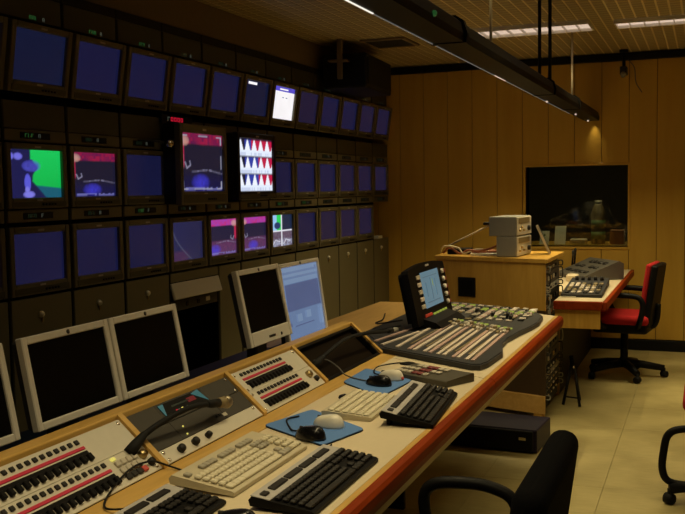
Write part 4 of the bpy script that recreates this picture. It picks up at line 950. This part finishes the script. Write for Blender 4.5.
# grey rack boxes on top
CT = CZ+0.0235
def greybox(label, x, y, z, wd, dp, hh):
    t = thing('grey_device', label, 'device', (x, y, z), (0, 0, R(-5)), 'grey devices on the cabinet')
    MB().box(-wd, 0, 0, dp, 0.001, hh, 0.004).build('case', 'greymetal', t)
    MB().box(0.0, 0.008, 0.004, dp-0.004, 0.005, hh-0.004, 0.003).build('front_plate', 'panelcream', t)
    MB().box(0.008, 0.011, 0.03, dp-0.06, hh*0.66, hh*0.92, 0.002).build('display', 'oliveband', t)
    MB().lathe([(0.018, 0), (0.016, 0.016), (0, 0.016)], 12, Matrix.Translation((0.008, dp-0.09, hh*0.36)) @ Matrix.Rotation(R(90), 4, 'Y')).build('knob', 'blackkey', t)
    for k in range(3): MB().lathe([(0.009, 0), (0.008, 0.012), (0, 0.012)], 8, Matrix.Translation((0.008, 0.05+k*0.05, hh*0.3+0.02*(k % 2))) @ Matrix.Rotation(R(90), 4, 'Y')).build('knob', 'brass', t)
greybox('grey metal device standing on the oak cabinet, lower of the stacked two', -1.165, 6.19, CT, 0.135, 0.36, 0.136)
greybox('grey metal device stacked on top of another on the oak cabinet', -1.165, 6.19, CT+0.137, 0.185, 0.36, 0.130)
tag(MB().tube([(-1.375, 6.36, CT+0.205), (-1.73, 6.56, CT+0.045)], 0.006, 6).build('aerial_rod', 'cablewhite'), 'thin pale rod leaning from the grey device over the cabinet', 'rod')
tag(MB().box(-1.42, -1.36, 6.34, 6.40, CT+0.206, CT+0.226, 0.004).build('rod_clip', 'black'), 'small black clip at the upper end of the pale rod', 'clip')
def sheet(name, label, cat, pts, th, m, z):
    tag(MB().prism(pts, th, 'z', z).build(name, m), label, cat, 'papers on the cabinet')
def rrect(cx, cy, w_, d_, a): 
    return [(cx+x*math.cos(a)-y*math.sin(a), cy+x*math.sin(a)+y*math.cos(a)) for x, y in ((-w_/2, -d_/2), (w_/2, -d_/2), (w_/2, d_/2), (-w_/2, d_/2))]
sheet('paper_stack', 'white papers lying on the cabinet left of the grey devices', 'paper', rrect(-1.41, 6.42, 0.22, 0.24, 0.2), 0.014, 'paper', CT+0.0005)
sheet('notebook', 'dark notebook lying at the left end of the cabinet top', 'book', rrect(-1.62, 6.50, 0.15, 0.2, 0.1), 0.035, 'blackkb', CT+0.0005)
sheet('magazine', 'orange brown magazine lying on the white papers', 'magazine', rrect(-1.44, 6.45, 0.18, 0.2, 0.5), 0.012, 'bookred', CT+0.015)
tag(MB().tube(spline([(-1.72, 6.42, CT+0.01), (-1.66, 6.36, CT+0.05), (-1.58, 6.33, CT+0.012), (-1.52, 6.33, CT+0.035), (-1.45, 6.31, CT+0.03), (-1.36, 6.31, CT+0.05), (-1.30, 6.32, CT+0.08)], 8), 0.008, 6).build('coiled_cable', 'bookred'), 'brown cable winding between the papers on the cabinet', 'cable')
tag(MB().tube(spline([(-1.75, 6.45, CT+0.01), (-1.69, 6.33, CT+0.06), (-1.60, 6.35, CT+0.05), (-1.55, 6.32, CT+0.012), (-1.47, 6.33, CT+0.04), (-1.38, 6.33, CT+0.035)], 8), 0.006, 6).build('white_cable', 'cablewhite'), 'pale cable winding over the dark notebook on the cabinet', 'cable')
lb = MB().box(-0.006, 0.006, -0.09, 0.09, 0.0, 0.215, 0.002).build('leaning_folder', 'black', None, (-0.998, 6.55, CT+0.001), (R(0), R(-24), R(8)))
tag(lb, 'dark folder with pale edge leaning beside the grey devices', 'folder'); MB().box(-0.008, 0.008, -0.094, -0.088, 0.0, 0.218, 0.001).build('edge_strip', 'keypale', lb)

# ================================================================== SECOND DESK
D2 = 0.745; DX = -0.585; Y20 = 6.20
d2 = thing('side_desk', 'cream topped desk with red brown edge standing at the back wall', 'desk', (0, 0, 0))
MB().box(-1.75, DX-0.03, 6.80, 8.66, D2-0.03, D2, 0.002).build('worktop', 'cream', d2)
MB().box(-0.925, DX-0.03, Y20+0.03, 6.799, D2-0.03, D2, 0.002).build('worktop', 'cream', d2)
MB().box(DX-0.029, DX, Y20, 8.66, D2-0.055, D2+0.002, 0.008, seg=2).build('edge_nosing', 'woodnose', d2)
MB().box(-0.925, DX-0.03, Y20, Y20+0.029, D2-0.055, D2+0.002, 0.006, seg=2).build('edge_nosing', 'woodnose', d2)
MB().box(-0.92, DX-0.045, Y20+0.03, Y20+0.05, D2-0.18, D2-0.056, 0.002).build('apron', 'woodcab', d2)
MB().box(-0.99, -0.97, Y20+0.6, YB-0.05, 0.0, D2-0.031).build('modesty_panel', 'rackdark', d2)
MB().box(-1.74, -1.70, 6.85, YB-0.05, 0.0, D2-0.031).build('side_panel', 'woodcab', d2)
# small mixer on it
t = thing('small_mixer', 'small dark mixer with pale keys on the desk at the back wall', 'mixer', (-0.790, 6.86, D2+0.001), (0, 0, R(2)))
MB().prism([(-0.42, 0), (-0.42, 0.02), (0.42, 0.055), (0.42, 0)], 0.27, 'x', -0.135).build('body', 'mixerbody', t)
for c in range(6):
    for r in range(5): 
        y = -0.34+r*0.10; MB().box(-0.014, 0.014, -0.035, 0.035, 0, 0.010, 0.003).build('fader_cap', rdm.choice(['keypale', 'strip', 'blackkey', 'oliveband']), t, (-0.10+c*0.04, y, 0.02+(y+0.42)*0.0417))
for c in range(5): MB().lathe([(0.014, 0), (0.012, 0.03), (0, 0.03)], 10).build('knob', 'blackkey', t, (-0.09+c*0.045, 0.27, 0.048))
# large tilted telephone style console
t = thing('tilted_console', 'dark tilted control console with grey keys at the back of the far desk', 'control panel', (-0.86, 7.86, D2+0.0035), (0, 0, R(-56)))
MB().prism([(-0.20, 0), (-0.20, 0.03), (0.11, 0.145), (0.15, 0.125), (0.15, 0)], 0.48, 'x', -0.24).build('body', 'consolegrey', t)
sla = math.atan2(0.115, 0.31)
for c in range(5):
    for r in range(3):
        if (c, r) in ((2, 1), (0, 2)): continue
        y = -0.13+r*0.085; MB().box(-0.026, 0.026, -0.018, 0.018, 0, 0.010, 0.004).build('key', 'darkmetal' if (c+r) % 2 else 'blackkey', t, (-0.15+c*0.075, y, 0.03+(y+0.20)*0.371), (sla, 0, 0))
MB().box(-0.02, 0.06, -0.19, -0.175, 0.033, 0.042, 0.002).build('tag', 'keypale', t)
def deskmic(label, x, y):
    t = thing('desk_microphone', label, 'microphone', (x, y, D2+0.001), group='little microphones on the far desk')
    MB().lathe([(0.045, 0), (0.045, 0.012), (0.012, 0.02), (0.008, 0.08)], 14).build('base', 'blackkb', t)
    MB().tube([(0, 0, 0.07), (0.01, -0.01, 0.17)], 0.008, 8).build('stem', 'blackkb', t); MB().lathe([(0.008, 0), (0.011, 0.02), (0.011, 0.04), (0.0, 0.05)], 12, Matrix.Translation((0.01, -0.01, 0.165))).build('head', 'darkmetal', t)
deskmic('small black desk microphone left of the tilted console', -1.045, 8.05); deskmic('small black desk microphone just behind the tilted console', -1.06, 8.32)
tag(MB().box(-1.02, -0.93, 7.50, 7.60, D2+0.001, D2+0.055, 0.008).build('card_box', 'cream'), 'small pale box beside the tilted console on the far desk', 'box')
tag(MB().prism(rrect(-0.86, 6.50, 0.10, 0.14, 0.0), 0.004, 'z', D2+0.003).build('note_sheet', 'paper'), 'white note sheet lying on the near corner of the far desk', 'paper')

# things inside the studio, behind the window pane
st = thing('studio_table', 'dark studio table standing behind the window pane', 'table', (-1.1, 9.35, 0))
MB().box(-0.75, 0.75, -0.25, 0.45, 0.90, 0.93, 0.004).build('tabletop', 'woodcab', st)
for sx in (-0.7, 0.7):
    for sy in (-0.2, 0.4): MB().box(sx-0.02, sx+0.02, sy-0.02, sy+0.02, 0.001, 0.90).build('leg', 'black', st)
c1 = MB().box(-0.045, 0.045, -0.003, 0.003, 0.0, 0.14, 0.001).build('card', 'paper', None, (-1.46, 9.2, 0.9315), (R(-22), 0, 0)); tag(c1, 'small white card with a green mark behind the window', 'card'); MB().ball((0.0, -0.0035, 0.095), 0.012, 8, (1, 0.15, 1)).build('mark', 'bottlegreen', c1)
c2 = MB().box(-0.052, 0.052, -0.003, 0.003, 0.0, 0.19, 0.001).build('card', 'paper', None, (-1.31, 9.2, 0.9315), (R(-22), 0, 0)); tag(c2, 'taller white card standing behind the window', 'card')
bt = thing('bottle', 'large bottle with green labels standing behind the window', 'bottle', (-0.96, 9.3, 0.9315))
MB().lathe([(0.06, 0), (0.065, 0.02), (0.065, 0.30), (0.045, 0.36), (0.03, 0.39)], 16).build('body', 'oliveband', bt); MB().lathe([(0.0655, 0.05), (0.0665, 0.05), (0.0665, 0.12), (0.0655, 0.12)], 16).build('label', 'bottlegreen', bt); MB().lathe([(0.0655, 0.17), (0.0665, 0.17), (0.0665, 0.23), (0.0655, 0.23)], 16).build('label', 'bottlegreen', bt); MB().lathe([(0.034, 0.39), (0.034, 0.42), (0, 0.42)], 12).build('cap', 'keypale', bt)
tag(MB().box(-0.85, -0.72, 9.25, 9.40, 0.9315, 1.07, 0.006).build('red_box', 'orangeprop'), 'reddish box beside the bottle behind the window', 'box')
tag(MB().box(-1.22, -1.06, 9.22, 9.34, 0.9315, 0.985, 0.01).build('paper_heap', 'keypale'), 'low pale heap of papers behind the window', 'paper')

# ================================================================== FLOOR THINGS
pc = thing('computer_tower', 'dark purple black computer box lying on the floor under the desk', 'computer', (-1.06, 5.46, 0.0), (0, 0, R(-4)))
MB().box(-0.40, 0.21, -0.24, 0.10, 0.004, 0.135, 0.006).build('case', 'purplebox', pc)
MB().box(-0.38, 0.19, -0.255, -0.24, 0.012, 0.128, 0.004).build('front_panel', 'black', pc)
MB().box(0.11, 0.15, -0.259, -0.255, 0.075, 0.092, 0.003).build('badge', 'chrome', pc)
for sx in (-0.36, 0.17): MB().box(sx-0.015, sx+0.015, -0.2, 0.08, 0.0, 0.006).build('foot', 'rubber', pc)
ts = thing('folded_stand', 'black folded tripod stand leaning by the cabinet rack', 'stand', (-0.835, 6.42, 0))
for (x, y, xt, yt) in ((-0.06, 0.02, -0.015, 0.10), (0.055, -0.01, 0.005, 0.10), (0.03, 0.20, 0.0, 0.12)): MB().tube([(x, y, 0.006), (xt, yt, 0.27)], 0.010, 8).build('leg', 'black', ts)
MB().tube([(-0.005, 0.105, 0.24), (-0.02, 0.12, 0.33)], 0.014, 8).build('hub', 'blackkb', ts); MB().tube([(-0.045, 0.035, 0.06), (0.04, 0.01, 0.06)], 0.006, 6).build('brace', 'black', ts)
MB().ball((0.0, 0.09, 0.255), 0.012, 8).build('knob', 'chrome', ts)

# ------------------------------------------------------------------ chairs (front towards local -X)
def soft(b): return b
def star_base(t, rad=0.30, col=(0.10, 0.42), a0=0.0):
    for k in range(5):
        a = a0+2*math.pi*k/5; c, s = math.cos(a), math.sin(a)
        leg = MB().tube([(0, 0, 0.105), (c*rad*0.5, s*rad*0.5, 0.095), (c*rad, s*rad, 0.072)], [0.036, 0.030, 0.024], 8).build('base_leg', 'seatblack', t)
        w_ = MB(); w_.lathe([(0.010, -0.022), (0.026, -0.020), (0.026, 0.020), (0.010, 0.022)], 12, Matrix.Translation((c*rad, s*rad, 0.027)) @ Matrix.Rotation(a+0.7, 4, 'Z') @ Matrix.Rotation(R(90), 4, 'X'))
        w_.tube([(c*rad, s*rad, 0.03), (c*rad, s*rad, 0.075)], 0.010, 6); w_.build('caster', 'rubber', t)
    MB().lathe([(0.042, 0.08), (0.042, 0.13), (0.030, 0.15), (0.028, col[1]-0.10), (0.018, col[1]-0.09), (0.018, col[1])], 14).build('column', 'seatblack', t)
def cushion(pts_w, pts_d, th, z, name, m, t, mtx=None):
    b = MB(); b.box(-pts_d/2, pts_d/2, -pts_w/2, pts_w/2, z, z+th, th*0.45, mtx, seg=4)
    return b.build(name, m, t)
SHELL = True
def swivel_chair(label, loc, rz, m_seat, m_back, arms=True, seat_z=0.44, back_h=(0.50, 0.91), a0=0.2, back_w=0.40, arm_y=0.275, arm_z=0.655, back_x=0.20, arm_x=(-0.20, 0.12), base=0.30, armr=0.016, group='swivel chairs'):
    t = thing('swivel_chair', label, 'chair', loc, (0, 0, rz), group)
    star_base(t, base, (0.1, seat_z-0.02), a0)
    cushion(0.46, 0.44, 0.075, seat_z-0.03, 'seat', m_seat, t)
    MB().box(-0.20, 0.21, -0.215, 0.215, seat_z-0.095, seat_z-0.022, 0.02, seg=2).build('seat_shell', 'seatblack', t)
    lean = Matrix.Translation((back_x, 0, back_h[0])) @ Matrix.Rotation(R(8), 4, 'Y')
    hh = back_h[1]-back_h[0]
    thk = 0.038 if m_back == 'blackfab' else 0.005
    b = MB(); b.box(-0.035, thk, -back_w/2, back_w/2, 0.0 if m_back != 'blackfab' else -0.05, hh, 0.033 if m_back == 'blackfab' else 0.017, lean, seg=4); b.build('backrest', m_back, t)
    b = MB(); b.box(thk+0.001, thk+(0.02 if m_back == 'blackfab' else 0.05), -back_w/2+(0.12 if m_back == 'blackfab' else 0), back_w/2-(0.12 if m_back == 'blackfab' else 0), -0.04, hh-(0.22 if m_back == 'blackfab' else 0.004), 0.014, lean, seg=3); b.build('back_shell', 'seatblack' if m_back != 'blackfab' else 'blackfab', t)
    MB().tube(spline([(0.05, 0, seat_z-0.05), (0.20, 0, seat_z-0.06), (0.245, 0, seat_z), (0.255, 0, back_h[0]+0.12)], 5), [0.022]*16, 8).build('back_bracket', 'seatblack', t)
    if arms:
        for s in (-1, 1):
            y = s*arm_y; x0, x1 = arm_x
            pts = [(x0+0.10, s*0.19, seat_z-0.05), (x0+0.08, y, seat_z-0.03), (x0+0.03, y, seat_z+0.07), (x0, y, arm_z-0.05), (x0+0.03, y, arm_z), (x0+0.12, y, arm_z+0.012), (x1, y, arm_z+0.006), (x1+0.055, y, arm_z-0.02), (x1+0.07, y, arm_z-0.08), (x1+0.05, y, seat_z+0.02), (x1+0.02, s*0.20, seat_z-0.045)]
            MB().tube(spline(pts, 6), armr, 8).build('armrest', 'seatblack', t)
    return t
swivel_chair('red swivel chair with black armrests at the desk by the back wall', (-0.585, 7.60, 0), R(-7), 'redfab', 'redfab', armr=0.022, a0=R(-60), seat_z=0.46, back_h=(0.46, 0.90), back_x=0.17)
swivel_chair('black swivel chair in the foreground pushed towards the desk edge', (-0.56, 2.07, 0), R(0), 'blackfab', 'blackfab', back_h=(0.52, 0.905), back_x=0.19, arm_x=(-0.160, 0.03), arm_z=0.685, arm_y=0.385, back_w=0.54, armr=0.017)
# chair at the right edge
t = swivel_chair('red seated swivel chair cut off by the right edge of the picture', (0.132, 4.64, 0), R(0), 'redfab', 'redfab', arms=False, a0=R(194), seat_z=0.50, back_h=(0.60, 1.0), base=0.285)
MB().tube(spline([(-0.05, -0.03, 0.36), (-0.22, -0.03, 0.352), (-0.285, -0.03, 0.32), (-0.305, -0.03, 0.24), (-0.31, -0.03, 0.15), (-0.275, -0.03, 0.095), (-0.15, -0.03, 0.085)], 6), 0.018, 8).build('foot_loop', 'seatblack', t)
